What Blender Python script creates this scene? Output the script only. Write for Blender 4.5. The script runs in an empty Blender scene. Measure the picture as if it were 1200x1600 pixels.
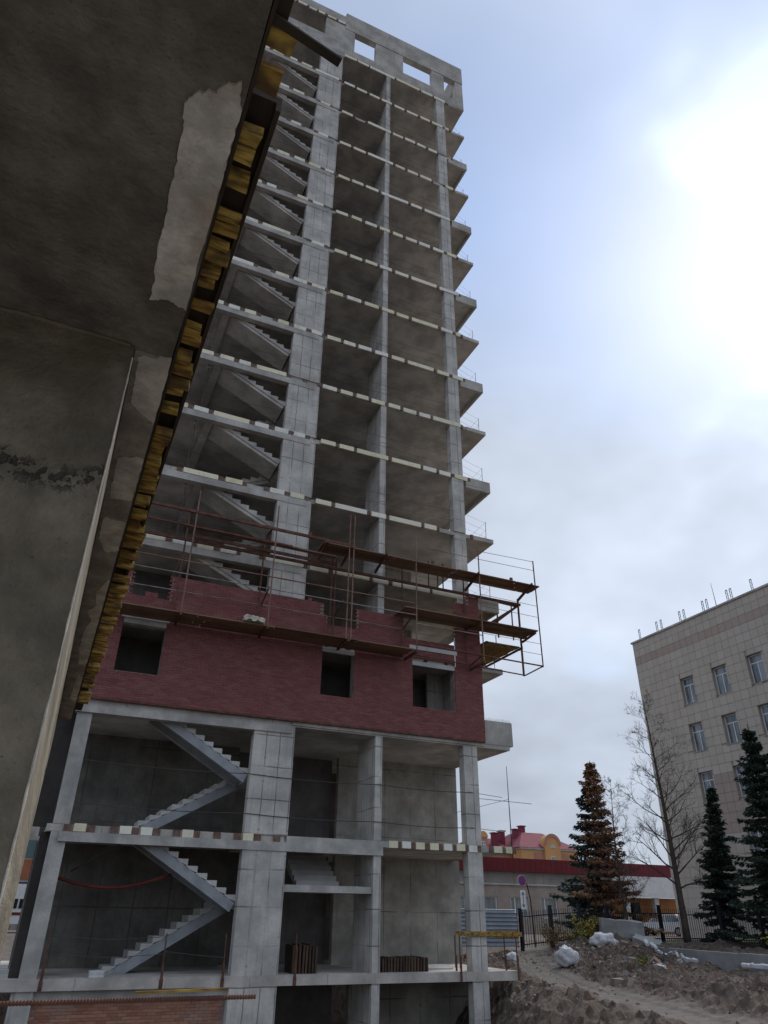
import bpy, math, random
from mathutils import Vector, Matrix, noise
random.seed(7)
R = math.radians
SC = bpy.context.scene
COL = SC.collection

# ------------------------------------------------------------------ camera
PITCH, ROLL, YAW = R(29.596), R(0.759), R(23.827)
CAM = Vector((0.0, -24.137, 1.552))
def pix_ray(u, v):                       # unit focal-plane offsets -> direction in the site's axes
    a = u*math.cos(ROLL) + v*math.sin(ROLL); b = -u*math.sin(ROLL) + v*math.cos(ROLL)
    wy = math.cos(PITCH) + b*math.sin(PITCH); wz = math.sin(PITCH) - b*math.cos(PITCH)
    return Vector((a*math.cos(YAW) + wy*math.sin(YAW), -a*math.sin(YAW) + wy*math.cos(YAW), wz))
f0 = pix_ray(0, 0); rx = pix_ray(1, 0) - f0; up = pix_ray(0, -1) - f0
cam = bpy.data.objects.new('camera', bpy.data.cameras.new('camera'))
COL.objects.link(cam); SC.camera = cam
M = Matrix((rx, up, -f0)).transposed().to_4x4(); M.translation = CAM
cam.matrix_world = M
cam.data.sensor_fit = 'VERTICAL'; cam.data.sensor_height = 32.0
cam.data.lens = 32.0*1111.73/1600.0
cam.data.clip_start = 0.05; cam.data.clip_end = 3000

# ------------------------------------------------------------------ sky, sun, exposure
SUN_AZ, SUN_EL = R(61.5), R(43.0)        # azimuth from +Y towards +X
SUN = Vector((math.sin(SUN_AZ)*math.cos(SUN_EL), math.cos(SUN_AZ)*math.cos(SUN_EL), math.sin(SUN_EL)))
W = bpy.data.worlds.new('World'); SC.world = W; W.use_nodes = True
nt = W.node_tree; N = nt.nodes; L = nt.links; N.clear()
def wn(t, **k):
    n = N.new(t)
    for a, b in k.items(): setattr(n, a, b)
    return n
def wmath(op, a, b=None, c=None):
    n = wn('ShaderNodeMath', operation=op)
    for i, x in enumerate((a, b, c)):
        if x is None: continue
        if isinstance(x, (int, float)): n.inputs[i].default_value = x
        else: L.new(x, n.inputs[i])
    return n.outputs[0]
tc = wn('ShaderNodeTexCoord'); sep = wn('ShaderNodeSeparateXYZ'); L.new(tc.outputs['Generated'], sep.inputs[0])
skyn = wn('ShaderNodeTexSky', sky_type='NISHITA', sun_disc=False, sun_elevation=SUN_EL, sun_rotation=SUN_AZ, air_density=1.0, dust_density=0.3, ozone_density=1.5)
skyb = wn('ShaderNodeVectorMath', operation='SCALE'); L.new(skyn.outputs[0], skyb.inputs[0]); skyb.inputs['Scale'].default_value = 0.115
den = wmath('ADD', wmath('MAXIMUM', sep.outputs['Z'], 0.0), 0.30)
cx = wmath('DIVIDE', sep.outputs['X'], den); cy = wmath('DIVIDE', sep.outputs['Y'], den)
cmb = wn('ShaderNodeCombineXYZ'); L.new(cx, cmb.inputs[0]); L.new(cy, cmb.inputs[1]); cmb.inputs[2].default_value = 5.1
def wnoise(scale, det, rough):
    n = wn('ShaderNodeTexNoise'); n.inputs['Scale'].default_value = scale; n.inputs['Detail'].default_value = det; n.inputs['Roughness'].default_value = rough
    L.new(cmb.outputs[0], n.inputs['Vector']); return n.outputs['Fac']
n_big = wnoise(0.95, 4, 0.42); n_small = wnoise(2.1, 4, 0.5)
cov = wn('ShaderNodeMapRange', interpolation_type='SMOOTHSTEP'); L.new(n_big, cov.inputs[0])
cov.inputs[1].default_value = 0.34; cov.inputs[2].default_value = 0.58; cov.inputs[3].default_value = 0.22; cov.inputs[4].default_value = 0.98
hz = wmath('POWER', wmath('SUBTRACT', 1.0, wmath('MINIMUM', wmath('MAXIMUM', sep.outputs['Z'], 0.0), 1.0)), 5.0)   # cloud layers close up towards the horizon
cov2 = wmath('MINIMUM', wmath('ADD', cov.outputs[0], wmath('MULTIPLY', hz, 1.6)), 0.98)
vd = wn('ShaderNodeVectorMath', operation='DOT_PRODUCT'); L.new(tc.outputs['Generated'], vd.inputs[0]); vd.inputs[1].default_value = SUN
dt = wmath('MINIMUM', wmath('MAXIMUM', wmath('ADD', vd.outputs['Value'], wmath('MULTIPLY_ADD', n_small, 0.22, -0.115)), 0.0), 1.0)
glow = wmath('MULTIPLY', wmath('ADD', wmath('MULTIPLY', wmath('POWER', dt, 120.0), 0.5), wmath('MULTIPLY', wmath('POWER', dt, 14.0), 0.09)), wmath('MULTIPLY_ADD', n_small, 1.6, 0.2))
shade = wmath('MULTIPLY_ADD', n_small, 0.36, 0.22)
bright = wmath('ADD', wmath('MULTIPLY', shade, wmath('SUBTRACT', 1.0, wmath('MULTIPLY', hz, 0.32))), glow)
ccol = wn('ShaderNodeVectorMath', operation='SCALE'); ccol.inputs[0].default_value = (0.885, 0.985, 1.16); L.new(bright, ccol.inputs['Scale'])
mx = wn('ShaderNodeMix', data_type='RGBA'); L.new(cov2, mx.inputs['Factor']); L.new(skyb.outputs[0], mx.inputs[6]); L.new(ccol.outputs[0], mx.inputs[7])
bg = wn('ShaderNodeBackground'); bg.inputs['Strength'].default_value = 1.0; L.new(mx.outputs[2], bg.inputs['Color'])
wo = wn('ShaderNodeOutputWorld'); L.new(bg.outputs[0], wo.inputs['Surface'])
sl = bpy.data.lights.new('sun', 'SUN'); sl.energy = 1.5; sl.angle = R(24); sl.color = (1.0, 0.96, 0.9)
so = bpy.data.objects.new('sun', sl); COL.objects.link(so); so.rotation_euler = SUN.to_track_quat('Z', 'Y').to_euler(); so.location = SUN*200
SC.view_settings.view_transform = 'Standard'; SC.view_settings.look = 'None'; SC.view_settings.gamma = 1.0
SC.view_settings.use_curve_mapping = False; SC.view_settings.exposure = 0.78
SC.render.engine = 'CYCLES'; SC.cycles.max_bounces = 4; SC.cycles.diffuse_bounces = 3; SC.cycles.glossy_bounces = 2; W.cycles.sampling_method = 'MANUAL'; W.cycles.sample_map_resolution = 512

# ------------------------------------------------------------------ materials
class NT:
    """small node-graph helper for one material"""
    def __init__(s, name):
        s.m = bpy.data.materials.new(name); s.m.use_nodes = True; s.t = s.m.node_tree
        s.b = s.t.nodes['Principled BSDF']; s.b.inputs['Specular IOR Level'].default_value = 0.25
        s.pos = s.n('ShaderNodeNewGeometry').outputs['Position']
    def n(s, t, **k):
        n = s.t.nodes.new(t)
        for a, b in k.items(): setattr(n, a, b)
        return n
    def put(s, sock, x):
        if isinstance(x, (int, float)): sock.default_value = x
        elif isinstance(x, tuple): sock.default_value = x if len(x) == 4 or sock.type == 'VECTOR' else x + (1,)
        else: s.t.links.new(x, sock)
    def math(s, op, a, b=0.0, c=0.0):
        n = s.n('ShaderNodeMath', operation=op)
        for i, x in enumerate((a, b, c)): s.put(n.inputs[i], x)
        return n.outputs[0]
    def noise(s, scale, detail=4, rough=0.55, vec=None, stretch=None, dist=0.0):
        v = s.pos if vec is None else vec
        if stretch:
            mp = s.n('ShaderNodeMapping'); mp.inputs['Scale'].default_value = stretch; s.t.links.new(v, mp.inputs[0]); v = mp.outputs[0]
        n = s.n('ShaderNodeTexNoise'); s.t.links.new(v, n.inputs['Vector'])
        n.inputs['Scale'].default_value = scale; n.inputs['Detail'].default_value = detail; n.inputs['Roughness'].default_value = rough; n.inputs['Distortion'].default_value = dist
        return n.outputs['Fac']
    def ramp(s, x, lo, hi, a=0.0, b=1.0):
        n = s.n('ShaderNodeMapRange', interpolation_type='SMOOTHSTEP'); s.put(n.inputs[0], x)
        for i, v in enumerate((lo, hi, a, b)): n.inputs[i+1].default_value = v
        return n.outputs[0]
    def mix(s, fac, a, b, mode='MIX'):
        n = s.n('ShaderNodeMix', data_type='RGBA', blend_type=mode); s.put(n.inputs['Factor'], fac); s.put(n.inputs[6], a); s.put(n.inputs[7], b)
        return n.outputs[2]
    def color(s, c): s.put(s.b.inputs['Base Color'], c)
    def rough(s, r): s.put(s.b.inputs['Roughness'], r)
    def bump(s, h, strength=0.4, dist=0.02):
        n = s.n('ShaderNodeBump'); n.inputs['Strength'].default_value = strength; n.inputs['Distance'].default_value = dist
        s.put(n.inputs['Height'], h); s.t.links.new(n.outputs[0], s.b.inputs['Normal'])
    def xyz(s):
        n = s.n('ShaderNodeSeparateXYZ'); s.t.links.new(s.pos, n.inputs[0]); return n.outputs
    def lines(s, coord, pitch, off, w):          # 1 on a seam line, else 0
        fr = s.math('FRACT', s.math('DIVIDE', s.math('ADD', coord, off), pitch))
        d = s.math('ABSOLUTE', s.math('SUBTRACT', fr, 0.5))
        return s.ramp(d, 0.5 - w/pitch, 0.5 - w/pitch*0.35)
    def rnd(s):
        a = s.n('ShaderNodeObjectInfo').outputs['Random']; b = s.n('ShaderNodeNewGeometry').outputs['Random Per Island']
        return s.math('FRACT', s.math('ADD', s.math('MULTIPLY', a, 7.31), b))

def mat_concrete(name, col, var=0.25, seams=None, streak=0.35, stain=(0.16, 0.12, 0.085), stain_amt=0.25, bump=0.35, big=0.9, fine=14.0, comb=None, squash=None):
    k = NT(name)
    if squash:
        mp = k.n('ShaderNodeMapping'); mp.inputs['Scale'].default_value = squash; k.t.links.new(k.pos, mp.inputs[0]); k.pos = mp.outputs[0]
    c2 = tuple(x*(1-var) for x in col); c3 = tuple(min(1, x*(1+var*0.6)) for x in col)
    base = k.mix(k.ramp(k.noise(big, 4, 0.62), 0.32, 0.7), c2, c3)
    base = k.mix(k.math('MULTIPLY', k.ramp(k.noise(fine, 3, 0.6), 0.35, 0.75), 0.35), base, tuple(x*0.72 for x in col))
    if streak: base = k.mix(k.math('MULTIPLY', k.ramp(k.noise(2.2, 3, 0.6, stretch=(3.2, 3.2, 0.16)), 0.5, 0.78), streak), base, tuple(x*0.55 for x in col))
    sn = k.ramp(k.noise(big*0.6, 4, 0.6, stretch=(1, 1, 0.6)), 0.52, 0.74)
    base = k.mix(k.math('MULTIPLY', sn, stain_amt), base, stain)
    h = k.noise(fine*0.5, 4, 0.65)
    if seams:
        x, y, z = k.xyz(); (px, ox), (pz, oz), amt = seams
        wob = k.math('MULTIPLY_ADD', k.noise(1.3, 1), 0.05, -0.025)
        a = k.lines(k.math('ADD', k.math('ADD', x, k.math('MULTIPLY', y, 1.0)), wob), px, ox, 0.022)
        b = k.lines(k.math('ADD', z, wob), pz, oz, 0.026)
        ln = k.math('MULTIPLY', k.math('MAXIMUM', a, b), k.ramp(k.noise(0.8, 1), 0.36, 0.6, 0.1, 1.0))
        if px < 2: ln = k.math('MAXIMUM', ln, k.math('MULTIPLY', k.math('MULTIPLY', k.lines(k.math('ADD', x, y), px*2, ox, 0.05), k.lines(z, pz*0.72, oz+0.21, 0.045)), k.ramp(k.noise(0.9, 1), .42, .62, .05, .75)))   # tie holes
        base = k.mix(k.math('MULTIPLY', ln, amt), base, (0.035, 0.033, 0.03))
        h = k.math('SUBTRACT', h, k.math('MULTIPLY', ln, 0.9))
    pit = k.ramp(k.noise(fine*2.7, 1, 0.5), 0.70, 0.76)
    base = k.mix(k.math('MULTIPLY', pit, 0.5), base, (0.06, 0.055, 0.05))
    if comb:                                   # honeycombed cold joint at a fixed height
        zz = k.math('ADD', k.xyz()[2], k.math('MULTIPLY_ADD', k.noise(5, 2), 0.14, -0.07))
        band = k.ramp(k.math('ABSOLUTE', k.math('SUBTRACT', zz, comb)), 0.07, 0.0)
        vo = k.math('MULTIPLY', band, k.ramp(k.noise(34, 3, 0.6), 0.5, 0.6)); h = k.math('SUBTRACT', h, k.math('MULTIPLY', vo, 1.6))
        base = k.mix(k.math('MULTIPLY', vo, 0.8), base, (0.035, 0.03, 0.025)); rg_ = k.n('ShaderNodeTexVoronoi'); rg_.inputs['Scale'].default_value = 2.1; k.t.links.new(k.pos, rg_.inputs['Vector'])
        ring = k.math('MULTIPLY', k.ramp(k.math('ABSOLUTE', k.math('SUBTRACT', rg_.outputs['Distance'], 0.055)), 0.022, 0.008), k.ramp(k.noise(30, 2), .4, .55))
        base = k.mix(k.math('MULTIPLY', ring, 0.6), base, (0.05, 0.042, 0.03))
    k.color(base); k.rough(0.9); k.bump(h, bump, 0.03); return k.m
def mat_plain(name, col, var=0.2, scale=3.0, rough=0.8, metal=0.0, bump=0.15, col2=None, lo=0.35, hi=0.7):
    k = NT(name); c2 = col2 or tuple(x*(1-var) for x in col)
    k.color(k.mix(k.ramp(k.noise(scale, 5, 0.6), lo, hi), col, c2)); k.rough(rough); k.b.inputs['Metallic'].default_value = metal
    if bump: k.bump(k.noise(scale*5, 4), bump, 0.01)
    return k.m
def mat_random(name, cols, rough=0.85, dirt=0.3, dscale=4.0, dcol=(0.1, 0.09, 0.08), bump=0.3):
    k = NT(name); r = k.rnd(); c = cols[0]
    for i in range(1, len(cols)): c = k.mix(k.ramp(r, (i-0.5)/len(cols), (i+0.5)/len(cols)), c, cols[i])
    c = k.mix(k.math('MULTIPLY', k.ramp(k.noise(dscale, 5, 0.65), 0.45, 0.72), dirt), c, dcol)
    k.color(c); k.rough(rough); k.bump(k.noise(30, 4), bump, 0.006); return k.m

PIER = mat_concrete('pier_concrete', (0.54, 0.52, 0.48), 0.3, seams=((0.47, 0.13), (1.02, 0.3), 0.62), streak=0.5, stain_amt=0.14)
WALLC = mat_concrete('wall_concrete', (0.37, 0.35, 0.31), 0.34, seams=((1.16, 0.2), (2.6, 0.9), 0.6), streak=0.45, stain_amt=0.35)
WALLD = mat_concrete('stair_wall_concrete', (0.20, 0.19, 0.17), 0.4, seams=((1.16, 0.2), (2.6, 0.9), 0.6), streak=0.5, stain_amt=0.35)  # darker copy of the wall concrete; stair bay dimness put into the colour
SLABC = mat_concrete('slab_concrete', (0.485, 0.455, 0.415), 0.32, seams=((2.4, 0.6), (50, 25), 0.35), streak=0.1, stain_amt=0.32, stain=(0.22, 0.17, 0.13))
BEAMC = mat_concrete('beam_concrete', (0.46, 0.445, 0.415), 0.35, streak=0.3, stain_amt=0.25)
PARC = mat_concrete('parapet_concrete', (0.46, 0.44, 0.40), 0.3, seams=((3.0, 1.0), (30, 11), 0.4), streak=0.35, stain_amt=0.3)
STAIRC = mat_concrete('stair_concrete', (0.52, 0.51, 0.49), 0.2, streak=0.1, stain_amt=0.1)
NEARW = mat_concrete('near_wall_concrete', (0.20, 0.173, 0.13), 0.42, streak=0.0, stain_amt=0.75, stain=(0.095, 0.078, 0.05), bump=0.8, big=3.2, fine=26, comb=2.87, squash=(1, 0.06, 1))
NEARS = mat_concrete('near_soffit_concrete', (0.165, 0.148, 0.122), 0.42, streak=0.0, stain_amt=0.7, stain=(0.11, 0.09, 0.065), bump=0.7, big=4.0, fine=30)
SKIN = mat_concrete('smooth_mortar', (0.60, 0.56, 0.50), 0.35, streak=0.0, stain_amt=0.6, stain=(0.36, 0.25, 0.18), bump=0.4, big=7.0, fine=45)
STEELST = mat_plain('stringer_paint', (0.33, 0.35, 0.37), 0.25, 2.0, 0.6)
FOAM = mat_random('foam_block', [(0.80, 0.76, 0.56), (0.84, 0.82, 0.72), (0.74, 0.70, 0.50), (0.80, 0.79, 0.72)], dirt=0.45, dscale=2.5, dcol=(0.42, 0.36, 0.22), bump=0.2)
RIB = mat_plain('edge_rib', (0.15, 0.075, 0.055), 0.4, 6.0, 0.9, col2=(0.19, 0.15, 0.125))
BRICK = mat_random('red_brick', [(0.195, 0.066, 0.063), (0.225, 0.076, 0.072), (0.17, 0.058, 0.057), (0.25, 0.092, 0.084), (0.205, 0.07, 0.067)], dirt=0.14, dscale=0.8, dcol=(0.30, 0.2, 0.19))
MORTAR = mat_plain('mortar', (0.36, 0.29, 0.27), 0.35, 3.0, 0.95)
ORBRICK = mat_random('rough_brick', [(0.33, 0.15, 0.095), (0.40, 0.2, 0.13), (0.29, 0.12, 0.08)], dirt=0.5, dscale=2.0, dcol=(0.3, 0.26, 0.22))
RUST = mat_plain('rusty_steel', (0.10, 0.045, 0.034), 0.3, 5.0, 0.75, 0.1, 0.3, col2=(0.17, 0.085, 0.058))
RUSTL = mat_plain('pale_rusty_pipe', (0.25, 0.16, 0.12), 0.3, 2.0, 0.65, 0.2, 0.2, col2=(0.16, 0.085, 0.06))
GREYP = mat_plain('galvanised_pipe', (0.36, 0.34, 0.33), 0.3, 2.0, 0.55, 0.3, col2=(0.22, 0.15, 0.12))
DARKM = mat_plain('dark_metal', (0.025, 0.025, 0.03), 0.3, 2.0, 0.5, 0.3)
WIRE = mat_plain('wire', (0.09, 0.085, 0.08), 0.3, 4.0, 0.6)
WOODD = mat_random('deck_wood', [(0.20, 0.125, 0.08), (0.25, 0.16, 0.105), (0.155, 0.095, 0.065)], dirt=0.35, dscale=1.5, dcol=(0.08, 0.055, 0.045))
k = NT('yellow_wood'); gr0 = k.noise(16, 4, 0.65, stretch=(0.3, 2.4, 2.4)); r0 = k.rnd()
WY = k.mix(r0, (0.34, 0.20, 0.04), (0.58, 0.40, 0.10)); WY = k.mix(k.ramp(gr0, 0.38, 0.66), WY, (0.14, 0.07, 0.02)); WY = k.mix(k.math('MULTIPLY', k.ramp(k.noise(9, 3), .45, .65), .75), WY, (0.07, 0.045, 0.025))
k.color(WY); k.rough(0.75); k.bump(gr0, 0.5, 0.01); WOODY = k.m
PLYD = mat_plain('dark_plywood', (0.045, 0.032, 0.022), 0.4, 4.0, 0.7)
SHADEC = mat_concrete('recess_shade_concrete', (0.06, 0.055, 0.05), 0.3)  # near-black base colour stands in for shade in the recess
BLACKIN = mat_concrete('dark_interior_concrete', (0.17, 0.16, 0.15), 0.3)  # darkness of the deep interior put into the colour
WHITEP = mat_plain('white_paint', (0.78, 0.79, 0.80), 0.12, 3.0, 0.5)
LINTEL = mat_concrete('lintel_concrete', (0.55, 0.55, 0.54), 0.2, streak=0.2, stain_amt=0.15)
HOSE = mat_plain('red_hose', (0.17, 0.035, 0.028), 0.3, 3.0, 0.6)
RAG = mat_plain('pale_cloth', (0.62, 0.58, 0.48), 0.3, 6.0, 0.95)
BAGW = mat_plain('white_sack', (0.62, 0.63, 0.65), 0.35, 5.0, 0.7, bump=0.5)

# ------------------------------------------------------------------ mesh helpers
def wl(o):
    v = Vector((0, 0, 0))
    while o: v += o.location; o = o.parent
    return v
class MB:
    def __init__(s): s.v = []; s.f = []
    def quad(s, *p):
        i = len(s.v); s.v += [tuple(q) for q in p]; s.f.append(tuple(range(i, i+len(p)))); return s
    def hexa(s, p):                      # 8 corners: bottom 4 ccw, top 4 ccw
        i = len(s.v); s.v += [tuple(q) for q in p]
        s.f += [tuple(i+j for j in q) for q in ((3,2,1,0), (4,5,6,7), (0,1,5,4), (1,2,6,5), (2,3,7,6), (3,0,4,7))]; return s
    def box(s, x0, x1, y0, y1, z0, z1):
        return s.hexa([(x0,y0,z0),(x1,y0,z0),(x1,y1,z0),(x0,y1,z0),(x0,y0,z1),(x1,y0,z1),(x1,y1,z1),(x0,y1,z1)])
    def bar(s, a, b, w, h, up=(0, 0, 1)):
        a = Vector(a); b = Vector(b); d = (b-a).normalized(); u = Vector(up)
        if abs(d.dot(u)) > 0.98: u = Vector((0, 1, 0))
        sx = d.cross(u).normalized()*(w/2); sz = sx.cross(d).normalized()*(h/2)
        return s.hexa([a-sx-sz, a+sx-sz, b+sx-sz, b-sx-sz, a-sx+sz, a+sx+sz, b+sx+sz, b-sx+sz])
    def tube(s, pts, r, n=6, cap=True):
        pts = [Vector(p) for p in pts]; i0 = len(s.v); m = len(pts); prev = None
        for j, p in enumerate(pts):
            d = (pts[min(j+1, m-1)] - pts[max(j-1, 0)]).normalized()
            if prev is None:
                u = d.cross(Vector((0, 0, 1)));
                if u.length < 1e-3: u = d.cross(Vector((0, 1, 0)))
                u.normalize()
            else: u = (prev - d*prev.dot(d)).normalized()
            prev = u; w = d.cross(u); rr = r[j] if isinstance(r, (list, tuple)) else r
            for k in range(n):
                a = 2*math.pi*k/n; s.v.append(tuple(p + u*(rr*math.cos(a)) + w*(rr*math.sin(a))))
        for j in range(m-1):
            for k in range(n):
                a = i0+j*n+k; b = i0+j*n+(k+1) % n; s.f.append((a, b, b+n, a+n))
        if cap:
            s.f.append(tuple(i0+k for k in reversed(range(n)))); s.f.append(tuple(i0+(m-1)*n+k for k in range(n)))
        return s
    def prism(s, poly, vec):             # planar polygon extruded along vec
        i = len(s.v); n = len(poly); v = Vector(vec)
        s.v += [tuple(p) for p in poly] + [tuple(Vector(p)+v) for p in poly]
        s.f.append(tuple(range(i+n-1, i-1, -1))); s.f.append(tuple(range(i+n, i+2*n)))
        for k in range(n): s.f.append((i+k, i+(k+1) % n, i+n+(k+1) % n, i+n+k))
        return s
    def mesh(s, name, mat, off=(0, 0, 0), smooth=False):
        me = bpy.data.meshes.new(name); o = Vector(off)
        me.from_pydata([tuple(Vector(v)-o) for v in s.v], [], s.f)
        if mat: me.materials.append(mat)
        me.update()
        if smooth: me.polygons.foreach_set('use_smooth', [True]*len(me.polygons))
        return me
    def build(s, name, mat, parent=None, smooth=False, kind=None, label=None, cat=None, group=None, origin=None):
        base = wl(parent) if parent else Vector((0, 0, 0)); og = Vector(origin) if origin is not None else base
        me = s.mesh(name, mat, og, smooth); return link(name, me, og-base, parent, kind, label, cat, group)
def link(name, me, loc, parent=None, kind=None, label=None, cat=None, group=None):
    o = bpy.data.objects.new(name, me); COL.objects.link(o); o.location = loc; o.parent = parent
    return tag(o, label, cat, group, kind)
def tag(o, label=None, cat=None, group=None, kind=None):
    for k, v in (('label', label), ('category', cat), ('group', group), ('kind', kind)):
        if v: o[k] = v
    return o
def empty(name, loc, label, cat, group=None):
    o = bpy.data.objects.new(name, None); o.empty_display_size = 0.2; COL.objects.link(o); o.location = loc
    return tag(o, label, cat, group)
_cache = {}
def piece(name, size, mat, loc, parent, label=None):
    """a shared unit box mesh, placed by its low corner (world coordinates)"""
    key = (name, tuple(round(x, 3) for x in size), mat.name)
    if key not in _cache: _cache[key] = MB().box(0, size[0], 0, size[1], 0, size[2]).mesh(name, mat)
    return link(name, _cache[key], Vector(loc)-wl(parent), parent, label=label)
def rough_box(x0, x1, y0, y1, z0, z1, step, amp, seed=0.0):
    """box with its faces cut into a grid and pushed about by noise"""
    mb = MB(); idx = {}
    def cut(a, b): n = max(1, round((b-a)/step)); return [a+(b-a)*i/n for i in range(n+1)]
    X, Y, Z = cut(x0, x1), cut(y0, y1), cut(z0, z1)
    def vid(p):
        k = tuple(round(c, 4) for c in p)
        if k not in idx:
            q = Vector(p); n = noise.noise_vector(q*1.7/max(step, .01)*0.35 + Vector((seed, 0, 0)))
            idx[k] = len(mb.v); mb.v.append(tuple(q + n*amp))
        return idx[k]
    def face(g):
        for i in range(len(g)-1):
            for j in range(len(g[0])-1): mb.f.append((vid(g[i][j]), vid(g[i+1][j]), vid(g[i+1][j+1]), vid(g[i][j+1])))
    face([[(x, y, z0) for x in reversed(X)] for y in Y]); face([[(x, y, z1) for x in X] for y in Y][::-1] if False else [[(x, y, z1) for y in Y] for x in X])
    face([[(x, y0, z) for z in Z] for x in X]); face([[(x, y1, z) for z in Z] for x in reversed(X)])
    face([[(x0, y, z) for z in Z] for y in reversed(Y)]); face([[(x1, y, z) for z in Z] for y in Y])
    return mb

# ------------------------------------------------------------------ ground
def sm(a, b, x):
    t = max(0.0, min(1.0, (x-a)/(b-a))); return t*t*(3-2*t)
TRACK = [(25.5, 14.0), (22.5, 9.0), (19.6, 4.0), (17.6, -1.0), (16.0, -6.0), (14.2, -11.0), (12.5, -18.0), (11.0, -30.0)]
def track_d(x, y):
    b = 1e9
    for (ax, ay), (bx, by) in zip(TRACK, TRACK[1:]):
        dx, dy = bx-ax, by-ay; t = max(0, min(1, ((x-ax)*dx+(y-ay)*dy)/(dx*dx+dy*dy)))
        b = min(b, math.hypot(x-ax-t*dx, y-ay-t*dy))
    return b
MOUNDS = [(24.0, 6.0, 2.6, 0.42), (26.5, 7.8, 2.0, 0.42), (21.6, -3.0, 2.4, 0.26), (23.6, -0.6, 1.6, 0.12), (19.5, -8.0, 2.2, 0.42), (17.6, -12.5, 2.4, 0.4), (22.5, 2.4, 1.2, 0.22), (21.8, -7.0, 2.6, 0.5), (16.2, 3.2, 1.2, 0.35), (15.7, -3.5, 1.0, 0.2)]
def ground_z(x, y):
    g = -0.42 + 0.86*sm(0, 20, (x-16)*0.6 + y*0.85)
    if y > 22 or x > 45: g = 0.44
    td = track_d(x, y)
    for mx_, my_, r, h in MOUNDS:
        d2 = ((x-mx_)**2+(y-my_)**2)/(r*r)
        if d2 < 6: g += h*math.exp(-d2)*sm(0.5, 1.6, td)
    rough = sm(0.4, 1.5, td)*sm(48, 30, math.hypot(x-18, y+4)) if y < 9.6 else 0.0
    if rough > 0:
        p = Vector((x, y, 0.0)); g += rough*(0.26*noise.noise(p*0.9) + 0.18*noise.noise(p*2.3) + 0.16*noise.noise(p*5.5))
        c = noise.noise(p*1.35 + Vector((9, 3, 0)));
        if c > 0.15: g += rough*0.3*(c-0.15)
    elif td < 1.2: g += -0.05
    xc = 16.1 + (0.42*y if y < 0 else 0.10*y) + 0.35*noise.noise(Vector((y*0.6, 3.0, 0)))
    if y < 13:
        t = sm(0.3, -3.6, x-xc)
        p = Vector((x, y, 5.0)); g = g*(1-t) + (-3.4)*t + (4*t*(1-t))*(0.22*noise.noise(p*1.3)+0.14*noise.noise(p*3.1))
    return g
def axis(lo, hi, d0, d1, step, far):
    a = []; x = d0
    while x <= d1: a.append(x); x += step
    s = step; x = d1
    while x < hi: s *= far; x = min(hi, x+s); a.append(x)
    s = step; x = d0
    while x > lo: s *= far; x = max(lo, x-s); a.insert(0, x)
    return a
GX = axis(-900, 1500, 11, 32, 0.16, 1.22); GY = axis(-600, 1800, -17, 13, 0.16, 1.22)
gm = MB(); nx_ = len(GX)
for y in GY:
    for x in GX: gm.v.append((x, y, ground_z(x, y)))
for j in range(len(GY)-1):
    for i in range(nx_-1): gm.f.append((j*nx_+i, j*nx_+i+1, (j+1)*nx_+i+1, (j+1)*nx_+i))
k = NT('dirt'); at = k.n('ShaderNodeAttribute', attribute_name='track').outputs['Fac']
ns = k.noise(0.7, 6, 0.65); nf = k.noise(5.0, 6, 0.7)
dirt = k.mix(k.ramp(ns, 0.3, 0.7), (0.085, 0.062, 0.048), (0.165, 0.132, 0.108))
dirt = k.mix(k.ramp(nf, 0.42, 0.66), dirt, (0.06, 0.045, 0.036))
dirt = k.mix(k.math('MULTIPLY', k.ramp(k.noise(1.6, 4, 0.6), 0.56, 0.72), 0.5), dirt, (0.19, 0.115, 0.08))
dirt = k.mix(k.math('MULTIPLY', k.ramp(k.noise(24, 3, 0.6), 0.62, 0.74), 0.7), dirt, (0.34, 0.31, 0.29))
trk = k.mix(k.ramp(k.noise(2.5, 5, 0.6), 0.3, 0.7), (0.125, 0.105, 0.09), (0.20, 0.178, 0.16))
c = k.mix(at, dirt, trk)
gr = k.n('ShaderNodeAttribute', attribute_name='turf').outputs['Fac']
c = k.mix(gr, c, k.mix(k.ramp(k.noise(4, 4), 0.35, 0.65), (0.10, 0.13, 0.03), (0.17, 0.15, 0.07)))
k.color(c); k.rough(0.95); k.bump(k.math('ADD', nf, k.math('MULTIPLY', k.noise(28, 4, 0.7), 0.5)), 0.7, 0.06)
gro = gm.build('ground', k.m, kind='structure', smooth=False)
ca = gro.data.attributes.new('track', 'FLOAT', 'POINT'); cb = gro.data.attributes.new('turf', 'FLOAT', 'POINT')
tv = []; gv = []
for (x, y, z) in gm.v:
    d = track_d(x, y) + 0.35*noise.noise(Vector((x*0.9, y*0.9, 7))); near = 8 < x < 40 and -32 < y < 16
    tv.append((sm(1.3, 0.5, d)*0.85 + 0.25*sm(0.25, 0, abs(d-0.8))) if near else (0.6 if y > 14 else 0.0))
    gv.append(sm(9.0, 9.8, y)*sm(13.5, 12.5, y)*sm(25, 27, x) if x < 60 else 0.0)
ca.data.foreach_set('value', tv); cb.data.foreach_set('value', gv)

# ------------------------------------------------------------------ the tower
F = [0.0, 3.77] + [7.42+3.0*i for i in range(15)]     # finished floor heights F[0]..F[16]
TOP = 54.32
TW = empty('tower_building', (7.5, 2.0, -3.4), 'tall unfinished concrete tower with open floors, bare stairs and red brick band', 'tower')
BACKY = 4.4
def part(name, mat, *boxes, parent=TW, **kw):
    mb = MB()
    for b in boxes: mb.box(*b)
    return mb.build(name, mat, parent, **kw)
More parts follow.
